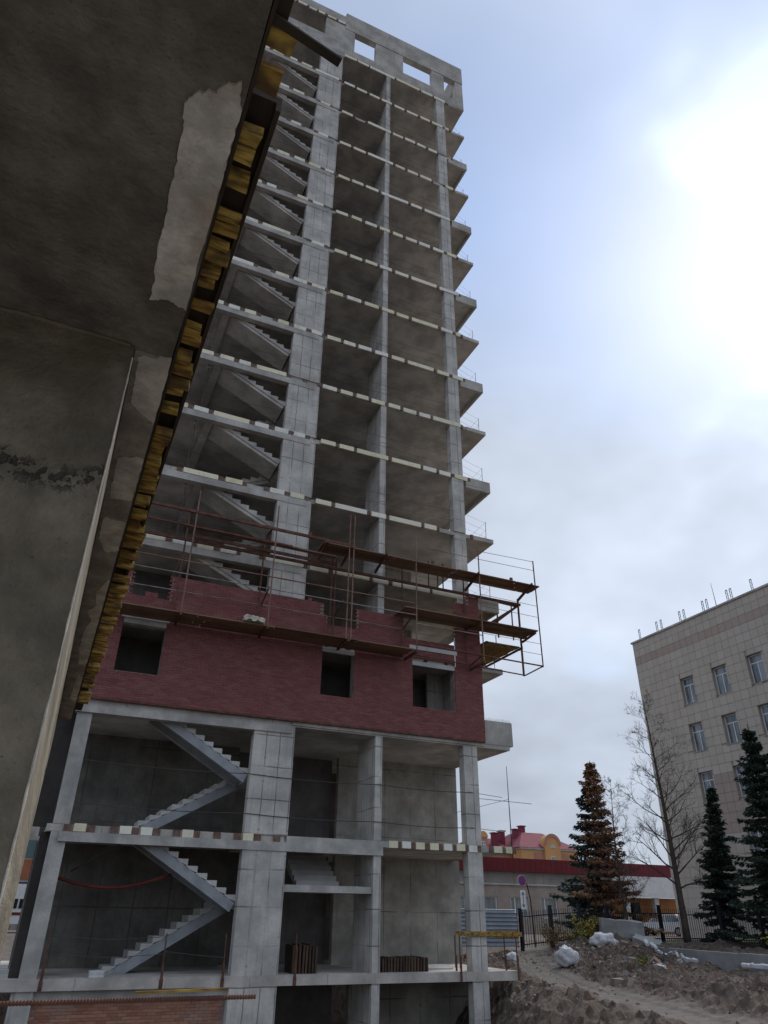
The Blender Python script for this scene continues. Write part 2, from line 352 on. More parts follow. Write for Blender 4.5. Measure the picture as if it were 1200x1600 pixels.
# floor slabs with edge strip
slabs = []
for i, z in enumerate(F):
    if i == 0: s = part('floor_slab', SLABC, (-3.0, 15.85, 0.0, 9.0, -0.27, 0.0), label='ground floor slab with pale broad edge')
    elif i == 1: s = part('floor_slab', SLABC, (0.25, 15.95, 0.12, 9.0, z-0.2, z))
    elif i == 2: s = part('floor_slab', SLABC, (0.25, 16.15, 0.0, 9.0, z-0.22, z))
    else:
        s = part('floor_slab', SLABC, (-0.3, 15.0, 0.12, 9.0, z-0.2, z), (15.0, 16.1, 0.03, 9.0, z-0.2, z))
    slabs.append(s)
# edge insulation blocks, ribs between them
rng = random.Random(3)
def edge_band(s, x0, x1, z, pitch, blk, skip=0.05, long=0.18, thin=False, keep=1.0):
    ribs = MB(); core = MB(); x = x0
    core.box(x0-0.02, x1+0.02, 0.05, 0.118, z-0.195, z-0.012)
    while x < x1-0.25:
        n = 2 if rng.random() < long else 1
        w = blk*rng.uniform(0.85, 1.1) + (pitch if n == 2 else 0); w = min(w, x1-x)
        if rng.random() > skip and rng.random() < keep:
            w5 = round(w*12)/12
            hz = 0.215
            y0 = rng.uniform(-0.015, 0.012)
            o = piece('insulation_block', (w5, 0.05-y0 if False else 0.06, hz), FOAM, (x, y0-0.022, z-0.2+rng.uniform(-0.012, 0.012)), s)
            o.rotation_euler = (rng.uniform(-0.04, 0.04), rng.uniform(-0.012, 0.012), rng.uniform(-0.015, 0.015))
        g = pitch-blk
        ribs.box(x+w+0.015, x+w+g*0.8, -0.006, 0.049, z-0.2, z-0.004)
        x += w+g
    core.build('edge_core', SLABC, s); ribs.build('edge_rib', RIB, s, kind='stuff')
for i in range(3, 16):
    z = F[i]; p = rng.uniform(0.82, 0.92)
    edge_band(slabs[i], 7.55 + rng.uniform(0, .15), 14.95, z, p, p-0.19, long=0.12 if i % 2 else 0.4)
    edge_band(slabs[i], 0.5, 7.3, z+0.02, p, p-0.26, skip=0.12, long=0.15)
edge_band(slabs[16], 7.5, 14.8, F[16], 0.95, 0.84, skip=0.0, long=0.3)
edge_band(slabs[1], 11.0, 15.95, F[1], 0.55, 0.36, skip=0.12, long=0.0)
edge_band(slabs[1], 0.35, 7.3, F[1], 0.62, 0.33, skip=0.6, long=0.0)
MB().box(7.4, 10.9, -0.01, 0.119, F[1]-0.2, F[1]-0.01).build('edge_core', BEAMC, slabs[1])
MB().box(10.72, 11.0, 0.0, 0.119, F[1]-0.2, F[1]-0.01).build('edge_core', BEAMC, slabs[1])
# edge beams over the stair bay
for i in range(1, 17):
    z = F[i]
    if i == 1: part('edge_beam', BEAMC, (0.62, 10.78, -0.035, 0.25, z-0.46, z-0.203))
    elif i == 2: part('edge_beam', BEAMC, (0.3, 7.3, -0.045, 0.25, z-0.46, z-0.222))
    elif i < 16: part('edge_beam', BEAMC, (0.0, 7.2, -0.018, 0.25, z-0.47, z-0.19))
    else: part('edge_beam', BEAMC, (0.0, 7.5, -0.03, 0.25, z-0.42, z+1.22))
# columns and piers storey by storey
for i in range(-1, 16):
    z0 = -3.4 if i < 0 else F[i]; z1 = (F[i+1] - (0.27 if i < 0 else 0.2)) if i < 15 else F[16]-0.2
    z1 += 0.001
    part('pier', PIER, (6.0, 7.42, 0.004, 0.34, z0-0.001, z1))
    part('wall_fin', PIER, (10.45, 10.72, 0.006, 1.65, z0-0.001, z1))
    part('column', PIER, (14.07, 14.66, 0.005, 0.38, z0-0.001, z1))
    if i < 2: part('column', BEAMC, (0.40, 0.84, 0.06, 0.5, z0-0.001, z1))
    else: part('column', BEAMC, (0.30, 0.70, 0.3, 0.7, z0-0.001, z1))
# walls deeper inside
for i in range(0, 16):
    z0 = F[i]; z1 = F[i+1]-0.2
    if i < 2:
        part('inner_wall', WALLC, (10.74, 16.2, BACKY, BACKY+0.25, z0-0.001, z1+0.001))
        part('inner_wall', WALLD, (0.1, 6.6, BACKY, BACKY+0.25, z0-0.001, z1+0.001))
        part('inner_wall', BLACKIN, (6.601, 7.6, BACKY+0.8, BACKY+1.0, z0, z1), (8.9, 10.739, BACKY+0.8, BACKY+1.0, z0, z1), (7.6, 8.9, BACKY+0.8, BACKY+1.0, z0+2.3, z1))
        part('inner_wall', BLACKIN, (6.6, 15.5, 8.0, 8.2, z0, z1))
    else:
        part('inner_wall', WALLC, (0.1, 14.1, BACKY, BACKY+0.22, z0-0.001, z1+0.001))  # back wall added to stop light passing through the open floors
    if i >= 2: part('soffit_beam', SLABC, (2.75, 3.05, 0.26, BACKY-0.002, z1-0.28, z1+0.003))
part('inner_wall', WALLC, (10.74, 15.9, 2.6, 2.85, -3.4, -0.271)); part('inner_wall', BLACKIN, (7.42, 10.44, 3.4, 3.6, -3.4, -0.271))
part('inner_wall', BLACKIN, (0.86, 0.98, 1.0, BACKY-0.002, F[2], F[3]-0.2))
# side balconies: tall edge beams on every second floor
for i in range(2, 15, 2):
    z = F[i]
    if i == 2: part('balcony_beam', PARC, (15.02, 16.3, -0.02, 0.13, z-0.06, z+0.84), (16.152, 16.3, 0.131, 8.9, z-0.06, z+0.84))
    else: part('balcony_beam', PARC, (14.8, 16.11, 0.0, 0.029, z-0.55, z+0.02), (14.8, 16.0, 0.03, 0.15, z-0.55, z-0.201), (16.0, 16.11, 0.03, 8.9, z-0.55, z-0.201))
ties = MB()
for k_ in range(22):
    x = 15.1+k_*0.055; ties.tube([(x, 0.05, F[2]+0.84), (x+rng.uniform(-.02, .02), 0.05, F[2]+0.84+rng.uniform(.05, .14))], 0.006, 4)
ties.build('starter_bars', RUST, TW, kind='stuff')
# guard posts and wires on the free side
for i in range(3, 16):
    z = F[i]; yy = 0.15 if i % 2 else 0.12
    for y in (0.5, 2.6):
        MB().tube([(16.02, y, z), (16.05, y, z+1.15)], 0.013, 5).build('guard_post', WIRE, TW)
    w = MB()
    for h in (0.35, 0.7, 1.1):
        w.tube([(14.7, yy, z+h), (15.4, .3, z+h-0.04), (16.03, 0.5, z+h), (16.03, 1.6, z+h-0.05), (16.03, 2.6, z+h)], 0.005, 3)
    w.tube([(16.03, 0.5, z+.35), (16.03, 2.6, z+1.1)], 0.004, 3)
    w.build('guard_wire', WIRE, TW, kind='stuff')
    w = MB()
    for h in (0.5, 1.0):
        w.tube([(0.7, 0.3, z+h), (3.4, 0.25, z+h-0.05), (6.0, 0.06, z+h)], 0.006, 3)
        w.tube([(7.42, -0.01, z+h), (9, 0.02, z+h-0.06), (10.45, -0.01, z+h), (12.4, 0.0, z+h-0.07), (14.07, -0.01, z+h)], 0.006, 3)
    w.build('guard_wire', WIRE, TW, kind='stuff')
# crown storey
PZ = F[16]
part('crown_pier', PARC, (6.1, 8.12, 0.0, 0.25, PZ+0.0, 52.72)); part('crown_pier', PARC, (9.62, 11.63, 0.0, 0.25, PZ+0.0, 52.42))
part('crown_pier', PARC, (13.8, 14.74, 0.0, 0.3, PZ+0.0, 52.42)); part('crown_pier', PARC, (15.64, 16.2, 0.0, 0.4, PZ-0.1, 52.42))
part('parapet', PARC, (8.121, 9.619, 0.02, 0.2, PZ, 50.25)); part('parapet', PARC, (11.631, 13.799, 0.02, 0.2, PZ, 50.5)); part('parapet', PARC, (14.741, 15.639, 0.02, 0.2, PZ-0.1, 50.2))
part('roof_beam', PARC, (7.44, 16.22, -0.03, 0.35, 52.43, TOP)); part('roof_beam', PARC, (0.0, 7.44, -0.02, 0.35, 53.05, 53.85))
part('roof_beam', PARC, (15.86, 16.2, 0.351, 8.8, 52.43, TOP)); part('crown_pier', PARC, (15.9, 16.19, 4.0, 4.5, PZ, 52.42))
part('parapet', PARC, (16.0, 16.18, 0.41, 8.8, PZ-0.1, 50.2))
part('roof_slab', SLABC, (0.0, 7.43, 0.36, 8.8, 53.1, 53.3)); part('inner_wall', WALLC, (0.0, 8.1, 2.0, 2.2, PZ, 53.0))
part('rear_wall', PARC, (9.2, 15.8, 7.5, 7.7, PZ, 50.6)); part('rear_wall', PARC, (9.0, 9.22, 1.0, 7.49, PZ, 51.9))
edge_band(slabs[16], 0.6, 8.0, 53.05, 0.7, 0.52, skip=0.0, long=0.1)
# ---------------- stairs
def flight(xa, za, xb, zb, y0, y1, n, open_steps, label=None):
    """runs from the low end (xa, za) to the high end (xb, zb)"""
    dx, dz = (xb-xa)/n, (zb-za)/n; sg = 1 if dx > 0 else -1
    st = MB(); L_ = Vector((xb-xa, 0, zb-za)).length; ux, uz = (xb-xa)/L_, (zb-za)/L_
    nx, nz = -uz*sg, ux*sg                      # upward normal of the pitch line
    if open_steps:
        for yy in (y0, y1-0.1):
            st.prism([(xa+nx*-.30, yy, za+nz*-.30), (xb+nx*-.30, yy, zb+nz*-.30), (xb+nx*-.04, yy, zb+nz*-.04), (xa+nx*-.04, yy, za+nz*-.04)], (0, 0.1, 0))
            st.prism([(xa+nx*-.32, yy-.03, za+nz*-.32), (xb+nx*-.32, yy-.03, zb+nz*-.32), (xb+nx*-.28, yy-.03, zb+nz*-.28), (xa+nx*-.28, yy-.03, za+nz*-.28)], (0, 0.16, 0))
        fl = st.build('stair_flight', STEELST, TW, label=label)
        key = ('step', round(dx, 3), round(dz, 3), round(y1-y0, 3))
        if key not in _cache:
            mb = MB(); a = abs(dx)*1.12; h = dz
            mb.prism([(0, 0, 0.0), (sg*a, 0, h*0.72), (sg*a, 0, h*1.0), (0, 0, h*1.0)], (0, y1-y0, 0)); _cache[key] = mb.mesh('step', STAIRC)
        for k_ in range(n): link('step', _cache[key], Vector((xa+dx*k_, y0, za+dz*k_))-wl(fl), fl)
    else:
        pts = [(xa+nx*-.22, y0, za+nz*-.22)]; top = []
        for k_ in range(n): top += [(xa+dx*k_, y0, za+dz*(k_+1)), (xa+dx*(k_+1), y0, za+dz*(k_+1))]
        pts = [(xa, y0, za)] + top + [(xb+nx*-.24, y0, zb+nz*-.24), (xa+nx*-.24, y0, za+nz*-.24)]
        st.prism(pts, (0, y1-y0, 0)); st.build('stair_flight', SLABC, TW, label=label)
        s2 = MB(); s2.prism([(p[0], y0-0.04, p[2]) for p in ([(xa, y0, za)]+top+[(xb+nx*-.10, y0, zb+nz*-.10), (xa+nx*-.10, y0, za+nz*-.10)])], (0, 0.038, 0)); s2.build('stair_edge', BEAMC, TW)
for i in range(0, 16):
    z0, z1 = F[i], F[i+1]; zm = z0+(z1-z0)*0.5
    if i == 15: break
    op = i < 2; n = 10 if op else 9
    flight(6.0, zm, 2.85, z1-0.02, 0.30, 1.42, n, op)
    flight(2.6, z0, 5.9, zm, 1.65, 2.75, n, op)
    part('landing', SLABC, (6.0, 7.0, 0.36, 2.8, zm-0.2, zm-0.01))
# landing and cross flight in the second bay
part('landing', BEAMC, (7.3, 10.44, 0.08, 1.25, 2.18, 2.38))
mbf = MB(); pts = [(8.2, 1.2, 2.3)]
for k_ in range(8): pts += [(8.2, 1.2+.27*k_, 2.38+.17*(k_+1)), (8.2, 1.2+.27*(k_+1), 2.38+.17*(k_+1))]
pts += [(8.2, 3.5, 3.55)]
mbf.prism(pts, (1.5, 0, 0)); mbf.build('stair_flight', STAIRC, TW, label='concrete stair flight rising away behind the narrow landing')
# ---------------- brick skin
BWALL = MB()
BY0, BY1 = -0.15, -0.055
open_ = [(1.18, 2.58, 8.36, 10.34), (8.2, 9.48, 8.37, 10.28), (11.88, 13.73, 8.42, 10.28)]
def wall_here(x, z):
    if z < 7.43 or x < 0.6 or x > 14.98: return False
    for a, b, c0, c1 in open_:
        if a < x < b and c0 < z < c1: return False
    if z < 10.98: return True
    top = 0
    if x < 1.16: top = 11.9
    elif x < 2.52: top = 10.98
    elif x < 8.15: top = 11.86 - (0.0 if x < 7.6 else 0.02)
    elif x < 9.52: top = 10.98 + (0.35 if x < 8.32 else 0.08)
    elif x < 11.5: top = 11.84
    elif x < 13.85: top = 11.05
    else: top = 12.9 if x < 14.4 else 13.32
    return z < top
CH, BL = 0.0755, 0.26
cells = []; zc = 7.42; row = 0
spans = []
while zc < 13.4:
    x = 0.62 + (BL/2 if row % 2 else 0.0); z = zc + CH/2
    if row % 2: cells.append((0.62, 0.62+BL/2-0.012, zc)) if wall_here(0.66, z) else None
    while x < 14.98:
        a, b = x, min(x+BL-0.012, 14.98); xm = (a+b)/2
        for o in open_:                                   # trim bricks at the reveals
            if o[2] < z < o[3]:
                if a < o[0] < b: b = o[0]
                if a < o[1] < b: a = o[1]
        if b-a > 0.012 and wall_here((a+b)/2, z): cells.append((a, b, zc))
        x += BL
    zc += CH; row += 1
# mortar core behind, built row by row so that it follows the stepped outline
core = MB(); zc = 7.42
while zc < 13.4:
    z = zc+CH/2; x = 0.63; run = None
    while x <= 15.0:
        w = wall_here(x, z)
        if w and run is None: run = x
        if (not w) and run is not None: core.box(run, x-0.01, BY0+0.012, BY1, zc, zc+CH*0.999); run = None
        x += 0.02
    if run is not None: core.box(run, 14.97, BY0+0.012, BY1, zc, zc+CH*0.999)
    zc += CH
bw = core.build('brick_wall', MORTAR, TW, label='red brick facing wall with square window openings')
def brick_key(c): return ((c[0]+c[1])/2-CAM.x)**2 + (CAM.y)**2 + (c[2]-CAM.z)**2
cells.sort(key=brick_key); br = random.Random(5); stuff = MB()
for j, (a, b, z) in enumerate(cells):
    dy = br.uniform(-0.004, 0.004); w = b-a
    if j < 240 and w > 0.2: piece('brick', (BL-0.012, 0.03, CH-0.012), BRICK, (a, BY0+dy, z+0.006), bw)
    else: stuff.box(a, b, BY0+dy, BY0+0.03, z+0.006, z+CH-0.006)
stuff.build('brick', BRICK, bw, kind='stuff')
for a, b, c0, c1 in open_:
    if a < 5: part('lintel', LINTEL, (a-0.08, b+0.08, BY0-0.006, -0.06, 10.15, 10.34)); part('lintel', LINTEL, (a-0.02, b+0.02, BY0+0.03, -0.062, 9.97, 10.147))
    else: part('lintel', LINTEL, (a-0.02, b+0.02, BY0+0.01, -0.06, 10.0, 10.17))
    part('window_jamb', MORTAR, (a-0.1, a-0.002, -0.054, 0.25, c0, 10.1), (b+0.002, b+0.1, -0.054, 0.25, c0, 10.1), (a-0.1, b+0.1, -0.054, 0.25, c0-0.12, c0-0.002))
    xb_ = 13.0 if a > 11 else None
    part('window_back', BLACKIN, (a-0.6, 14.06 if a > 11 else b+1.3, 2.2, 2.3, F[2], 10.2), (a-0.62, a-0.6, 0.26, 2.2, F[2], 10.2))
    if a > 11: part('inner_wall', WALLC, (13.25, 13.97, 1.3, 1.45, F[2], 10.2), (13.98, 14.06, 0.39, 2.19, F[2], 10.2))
part('lintel', LINTEL, (11.75, 13.85, BY0-0.03, -0.06, 10.62, 10.78))
part('gap_ledge', RUST, (0.62, 14.97, -0.146, -0.047, 7.36, 7.417)); part('gap_ledge', SLABC, (7.31, 14.97, -0.046, -0.001, 7.25, 7.43))  # ledges added to close the gap where sky showed under the brick
part('inner_wall', SHADEC, (-2.5, 0.395, 1.2, 1.35, F[1], F[2]-0.221)); part('inner_wall', SHADEC, (0.14, 0.395, 0.55, 3.0, 0, F[1]-0.2))  # added walls closing the bright left gap, recess shade in their colour
part('timber_strip', WHITEP, (13.74, 13.78, BY0-0.02, BY0-0.003, 10.15, 11.35))
# lining wall and brick infill behind the half built storey
part('inner_wall', BLACKIN, (0.7, 5.9, 3.0, 3.1, F[3], F[4]-0.2))
MB().box(0.84, 6.0, 0.30, 0.5, -3.4, -0.55).build('basement_wall', MORTAR, TW)
bwall = TW.children[-1]
bb = MB(); zc = -1.9; row = 0
while zc < -0.62:
    x = 0.86 + (0.13 if row % 2 else 0)
    while x < 5.7:
        if zc > -1.25: piece('brick', (0.248, 0.03, 0.066), ORBRICK, (x, 0.283+br.uniform(-.004, .004), zc), bwall) if br.random() < 0.45 else bb.box(x, x+.248, 0.283, 0.313, zc, zc+.066)
        else: bb.box(x, x+.248, 0.283, 0.313, zc, zc+.066)
        x += 0.26
    zc += 0.077; row += 1
bb.build('brick', ORBRICK, bwall, kind='stuff')
part('beam', BEAMC, (0.84, 6.0, 0.2, 0.55, -0.55, -0.271)); part('column', BEAMC, (0.3, 0.839, 0.1, 0.6, -3.4, -0.271))

# ------------------------------------------------------------------ things on the tower's lower floors
def guard(x, label):
    g = empty('guard_post', (x, -0.02, -0.3), label, 'post', 'rusty posts along the ground floor edge')
    MB().tube([(x, -0.025, -0.27), (x-0.01, -0.025, 0.32)], 0.035, 8).build('sleeve', RUST, g); MB().tube([(x-0.01, -0.025, 0.3), (x-0.02, -0.02, 1.05)], 0.02, 8).build('tube', RUST, g)
    MB().box(x-0.05, x+0.05, -0.02, 0.0, -0.27, -0.05).build('clamp', RUST, g)
guard(0.96, 'rusty guard post on ground floor edge beside the left column')
guard(4.06, 'rusty guard post in front of the lowest stair flight')
guard(5.78, 'rusty guard post against the wide concrete pier')
guard(7.95, 'rusty guard post in front of the stacked shutter boards')
wr = MB()
for x0_, x1_, z_ in ((0.96, 4.06, 0.92), (0.96, 4.06, 0.5), (4.06, 5.78, 0.55)): wr.tube([(x0_, -0.03, z_+0.06), ((x0_+x1_)/2, -0.03, z_-0.03), (x1_, -0.03, z_+(0.05 if z_ != .55 else -0.1))], 0.008, 4)
wr.build('guard_rope', WIRE, label='thin sagging wires strung between the rusty ground floor posts', cat='wire')
for z_, lb in ((5.55, 'upper wire sagging across the second storey bays'), (4.35, 'lower wire sagging across the second storey bays')):
    pts = []
    for a, b in ((0.9, 6.0), (6.0, 10.6), (10.6, 14.3)):
        for t in range(5): u = t/5; pts.append((a+(b-a)*u, -0.02, z_-0.12*4*u*(1-u)*0.5))
    pts += [(14.3, -0.02, z_), (15.9, 0.4, z_-0.02)]
    MB().tube(pts, 0.012, 4).build('guard_wire', WIRE, label=lb, cat='wire')
# hose
pts = [(0.75+3.3*t/12, 0.9+0.15*math.sin(t), 2.45-0.33*math.sin(math.pi*t/12)+0.14*(t/12)) for t in range(13)]
MB().tube(pts, 0.045, 8).build('hanging_hose', HOSE, smooth=True, label='dark red hose hanging in an arc below the first landing', cat='hose')
MB().tube([(2.55, 0.4, 3.4), (2.1, 0.5, 3.2), (1.6, 0.8, 2.85), (1.2, 1.2, 2.6)], 0.02, 6).build('hanging_cable', WIRE, smooth=True, label='black cable drooping from the first floor beam in stair bay', cat='cable')
for i_, nm in ((4, 'just above the upper scaffold deck'), (5, 'one storey above the scaffold'), (6, 'two storeys above the scaffold'), (7, 'three storeys above the scaffold'), (8, 'four storeys above the scaffold'), (9, 'five storeys above the scaffold')):
    z_ = F[i_]; x_ = 2.5+random.uniform(-.15, .15); cb_ = empty('hanging_cable', (x_, .5, z_), 'dark cable with pale lamp hanging in the stair bay, ' + nm, 'cable', 'lamp cables in the stair bay')
    MB().tube([(x_, .5, z_+2.75), (x_+.03, .5, z_+1.9), (x_-.03, .52, z_+1.1), (x_+.02, .5, z_+.1)], .014, 5).build('cord', WIRE, cb_); MB().tube([(x_-.07, .48, z_+2.5), (x_+.1, .48, z_+2.58)], [.05, .03], 8).build('lamp', LINTEL, cb_)
# stacks of shutter panels
def board_stack(name, p, n, t, depth, h, label, mat, skew=0.0):
    e = empty(name, p, label, 'stack'); P0 = Vector(p)
    for q in range(n):
        x0 = P0.x+t*q; y0 = P0.y+random.uniform(-.03, .03); hh = h*random.uniform(.93, 1.03); lean = random.uniform(-.01, .02)
        c = [(x0, y0, P0.z), (x0+t*.62, y0, P0.z), (x0+t*.62+skew, y0+depth, P0.z), (x0+skew, y0+depth, P0.z)]
        MB().hexa(c + [(a+lean, b, d+hh) for a, b, d in c]).build('board', mat, e)
SHUT = mat_random('shutter_board', [(0.07, 0.042, 0.028), (0.10, 0.065, 0.042), (0.045, 0.03, 0.022)], dirt=0.4)
board_stack('panel_stack', (7.95, 0.32, 0.0), 8, 0.105, 1.1, 0.76, 'brown shutter boards standing on edge between pier and wall fin', SHUT, .1)
board_stack('panel_stack', (10.85, 0.35, 0.0), 17, 0.105, 0.9, 0.40, 'long low stack of ribbed dark boards beside the wall fin', SHUT, .05)
pb = empty('flat_boards', (13.3, 1.6, 0.0), 'flat pale boards lying before the back wall', 'boards')
for q in range(3): MB().box(12.8+.2*q, 14.0+.1*q, 1.2+.33*q, 1.5+.33*q, 0.002, .05+.02*q).build('board', LINTEL, pb)
# corner guard rail of timber
gr_ = empty('corner_guard_rail', (14.8, 0.2, 0.0), 'yellow timber rail on rusty posts at the ground floor slab corner', 'guard rail')
for x, y in ((13.62, -0.03), (15.5, 0.2), (15.83, -0.03), (13.66, 0.35)):
    MB().tube([(x, y, -0.27 if y < 0 else 0.0), (x, y, 0.46)], 0.034, 8).build('sleeve', RUST, gr_); MB().tube([(x-0.03, y, 0.1), (x-0.03, y, 1.02)], 0.022, 8).build('post', RUST, gr_)
MB().bar((13.45, -0.06, 1.08), (16.05, -0.04, 1.06), 0.05, 0.13).build('timber_rail', WOODY, gr_); MB().bar((15.0, 0.25, 1.14), (16.1, 0.3, 1.14), 0.16, 0.035).build('timber_rail', WOODY, gr_)
MB().bar((15.9, -0.04, 0.98), (15.9, 2.2, 0.98), 0.04, 0.1).build('timber_rail', WOODY, gr_)
# bag of cement by the stair foot
bm_ = rough_box(2.15, 2.55, 0.28, 0.6, 0.0, 0.16, 0.08, 0.02); bm_.build('cement_sack', LINTEL, smooth=True, label='grey sack lying at the foot of the lowest stair', cat='sack')

# ------------------------------------------------------------------ scaffold
S = empty('scaffold', (9.0, -0.7, 10.2), 'rusty bracket scaffold with timber decks wrapped round the brick band', 'scaffold')
YO, YI = -1.3, -0.32
def pole(x, y, z0, z1, r=0.026, mat=RUSTL, **kw): return MB().tube([(x, y, z0), (x+0.01, y, z1)], r, 8).build('pole', mat, S, **kw)
def rail(a, b, r=0.02, mat=RUSTL): return MB().tube([a, b], r, 6).build('rail', mat, S)
for x in (2.83, 5.76, 11.5, 14.4): pole(x, YO, 10.15, 14.95 if x > 3 else 14.85, mat=RUSTL)
for x in (8.66, 8.84): pole(x, YO, 10.15, 15.25, mat=RUSTL)
pole(17.15, YO, 10.3, 15.0, mat=RUST)
for x in (2.7, 5.6, 8.35, 8.5, 11.35, 14.2): pole(x, YI, 10.15, 14.35 if x < 12 else 13.9, r=0.03, mat=RUST)
for x in (16.95,): pole(x, YI+0.1, 10.2, 13.6, 0.045, RUST)
pole(16.95, 0.3, 11.9, 13.5, 0.03, RUST); pole(16.2, 0.3, 11.9, 13.55, 0.035, RUST)
for i, (a, b) in enumerate(((0.8, 2.83), (2.83, 5.76), (5.76, 8.75), (8.75, 11.5))):
    rail((a, YO, 12.02), (b, YO, 12.02), 0.024); rail((a, YO, 11.55), (b, YO, 11.55), 0.018, GREYP); rail((a, YI, 11.3), (b, YI, 11.3), 0.016, GREYP)
rail((11.5, YO, 11.22), (14.4, YO, 11.2), 0.018, GREYP); rail((11.5, YO, 10.42), (17.15, YO, 10.34), 0.03, RUST); rail((11.5, YI, 10.35), (16.95, YI, 10.2), 0.026, RUST)
rail((17.15, YO, 10.34), (16.95, YI, 10.2), 0.026, RUST); rail((14.35, YO, 10.4), (14.3, YI, 10.2), 0.03, RUST)
for z_ in (10.85, 11.3, 12.45, 12.95): rail((14.4, YO, z_), (17.15, YO, z_-.04), 0.009, WIRE)
rail((14.4, YO, 14.9), (17.15, YO, 14.97), 0.010, WIRE); rail((12, YO, 14.5), (17.15, YO, 14.55), 0.010, WIRE)
# upper beams
def beam(a, b, w=0.07, h=0.1, mat=RUST): return MB().bar(a, b, w, h).build('beam', mat, S)
beam((0.9, YO, 13.98), (8.7, YO, 13.92)); beam((0.9, YO+0.25, 13.52), (6.5, YO+0.25, 13.50), 0.06, 0.07); beam((3.0, YI-0.1, 13.46), (8.5, YI-0.1, 13.44), 0.05, 0.12)
beam((0.9, YI, 13.3), (17.0, YI, 13.3), 0.08, 0.1); beam((2.6, YO+0.5, 13.6), (8.3, YO+0.5, 13.55), 0.2, 0.05, RUSTL)
for x in (7.75, 8.75, 10.2, 14.35, 16.95): beam((x, YI+0.1, 13.52), (x, YO-0.08, 13.86), 0.07, 0.1)
for x in (2.83, 5.76, 8.75, 11.5, 14.4): beam((x, YI+0.1, 10.12), (x, YO-0.05, 10.12), 0.07, 0.09)
for x in (5.7, 8.5, 11.4): beam((x, YI, 11.3), (x, YO, 11.62), 0.04, 0.05)
beam((14.2, YI, 11.72), (14.4, YO, 11.74), 0.05, 0.06); beam((16.95, YI, 11.62), (16.95, YO, 11.72), 0.06, 0.08)
beam((16.95, YI+0.1, 13.3), (15.9, 0.5, 12.4), 0.06, 0.09); beam((16.2, 0.3, 13.55), (16.95, YI+0.2, 13.3), 0.07, 0.09); beam((15.4, 0.25, 12.2), (16.9, -0.2, 13.25), 0.06, 0.08)
for x in (7.0, 12.2, 15.9): MB().box(x, x+0.12, YO-0.03, YO+0.03, (13.97 if x < 8 else 13.845), (14.12 if x < 8 else 13.98)).build('hook', RUST, S)
# decks made of single planks
def deck(x0, x1, z, y0, y1, n, label=None, mat=WOODD):
    wdt = (y1-y0)/n
    for q in range(n):
        cuts = [x0]; x = x0
        while x < x1-0.1: x = min(x1, x+random.uniform(2.6, 3.2)); cuts.append(x)
        for a, b in zip(cuts, cuts[1:]):
            dz = random.uniform(-0.012, 0.012)
            MB().box(a+random.uniform(0, .03), b-random.uniform(0, .03), y0+wdt*q+0.008, y0+wdt*(q+1)-0.008, z+dz, z+0.04+dz).build('plank', mat, S)
deck(0.75, 11.4, 10.185, YO+0.02, YI+0.12, 5); deck(7.6, 17.35, 13.80, YO-0.05, YO+0.82, 4)
deck(11.0, 17.1, 11.80, YO, YI+0.1, 4)
for q in range(11):                                       # side platform of light boards running along the flank
    MB().box(15.25, 16.9, YI+0.15+0.30*q, YI+0.42+0.30*q, 11.42+0.012*(q % 3), 11.46+0.012*(q % 3)).build('plank', WOODY, S)
beam((16.92, YI, 11.37), (16.92, 3.2, 11.37), 0.06, 0.08); beam((15.22, YI, 11.37), (15.22, 3.2, 11.37), 0.06, 0.08)
for x in (16.9,): pole(x, 1.6, 11.4, 12.5, 0.02, WIRE)
# cloth on the deck edge
rg = rough_box(4.95, 5.65, YO-0.12, YO+0.25, 10.24, 10.42, 0.07, 0.09, 4.0); rg.build('cloth_rag', RAG, smooth=True, label='pale crumpled cloth on the lower scaffold deck', cat='cloth')
# loose bricks on the lower deck and on the unfinished wall
for q, (x, z) in enumerate([(8.02, 11.00), (8.2, 11.35), (7.6, 11.87)]):
    MB().box(x-.06, x+.06, BY0, BY0+0.09, z+.003, z+0.11).build('loose_brick', BRICK, label=('single red brick at the reveal foot of the middle upper opening', 'red brick set upright on the jagged course beside middle opening', 'single red brick on top of the long low brick wall')[q], cat='brick')
for q in range(2): MB().box(1.7+.22*q, 1.9+.22*q, BY0+.02, BY0+.1, 10.985, 11.16).build('loose_brick', BRICK, label=('left red brick left standing in the upper left opening', 'right red brick left standing in the upper left opening')[q], cat='brick')
# props on the floor behind the upper deck
for q, x in enumerate((13.05, 13.5, 13.75)):
    MB().tube([(x, 0.6, F[4]), (x, 0.6, F[4]+1.55-.2*(q % 2))], 0.03, 6).build('steel_prop', DARKM, label=('left dark steel prop standing behind the upper scaffold deck', 'tall middle dark steel prop behind the upper scaffold deck', 'right dark steel prop standing next to the corner column')[q], cat='prop', group='steel props behind the deck')

# ------------------------------------------------------------------ near bay over the camera
NB = empty('concrete_bay', (-1.5, -18.0, -3.4), 'dark concrete wall and slab soffit close overhead on the left', 'building')
def ny(d): return CAM.y + d
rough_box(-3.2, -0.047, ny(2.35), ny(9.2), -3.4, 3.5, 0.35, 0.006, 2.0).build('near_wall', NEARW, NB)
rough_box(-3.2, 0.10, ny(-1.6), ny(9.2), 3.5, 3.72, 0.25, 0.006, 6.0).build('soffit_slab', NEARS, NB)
rough_box(-3.2, 3.2, ny(-9.0), ny(1.5), -0.25, 0.0, 0.8, 0.01, 9.0).build('floor_slab', BEAMC, NB)  # out-of-view floor added to bounce light up to the soffit
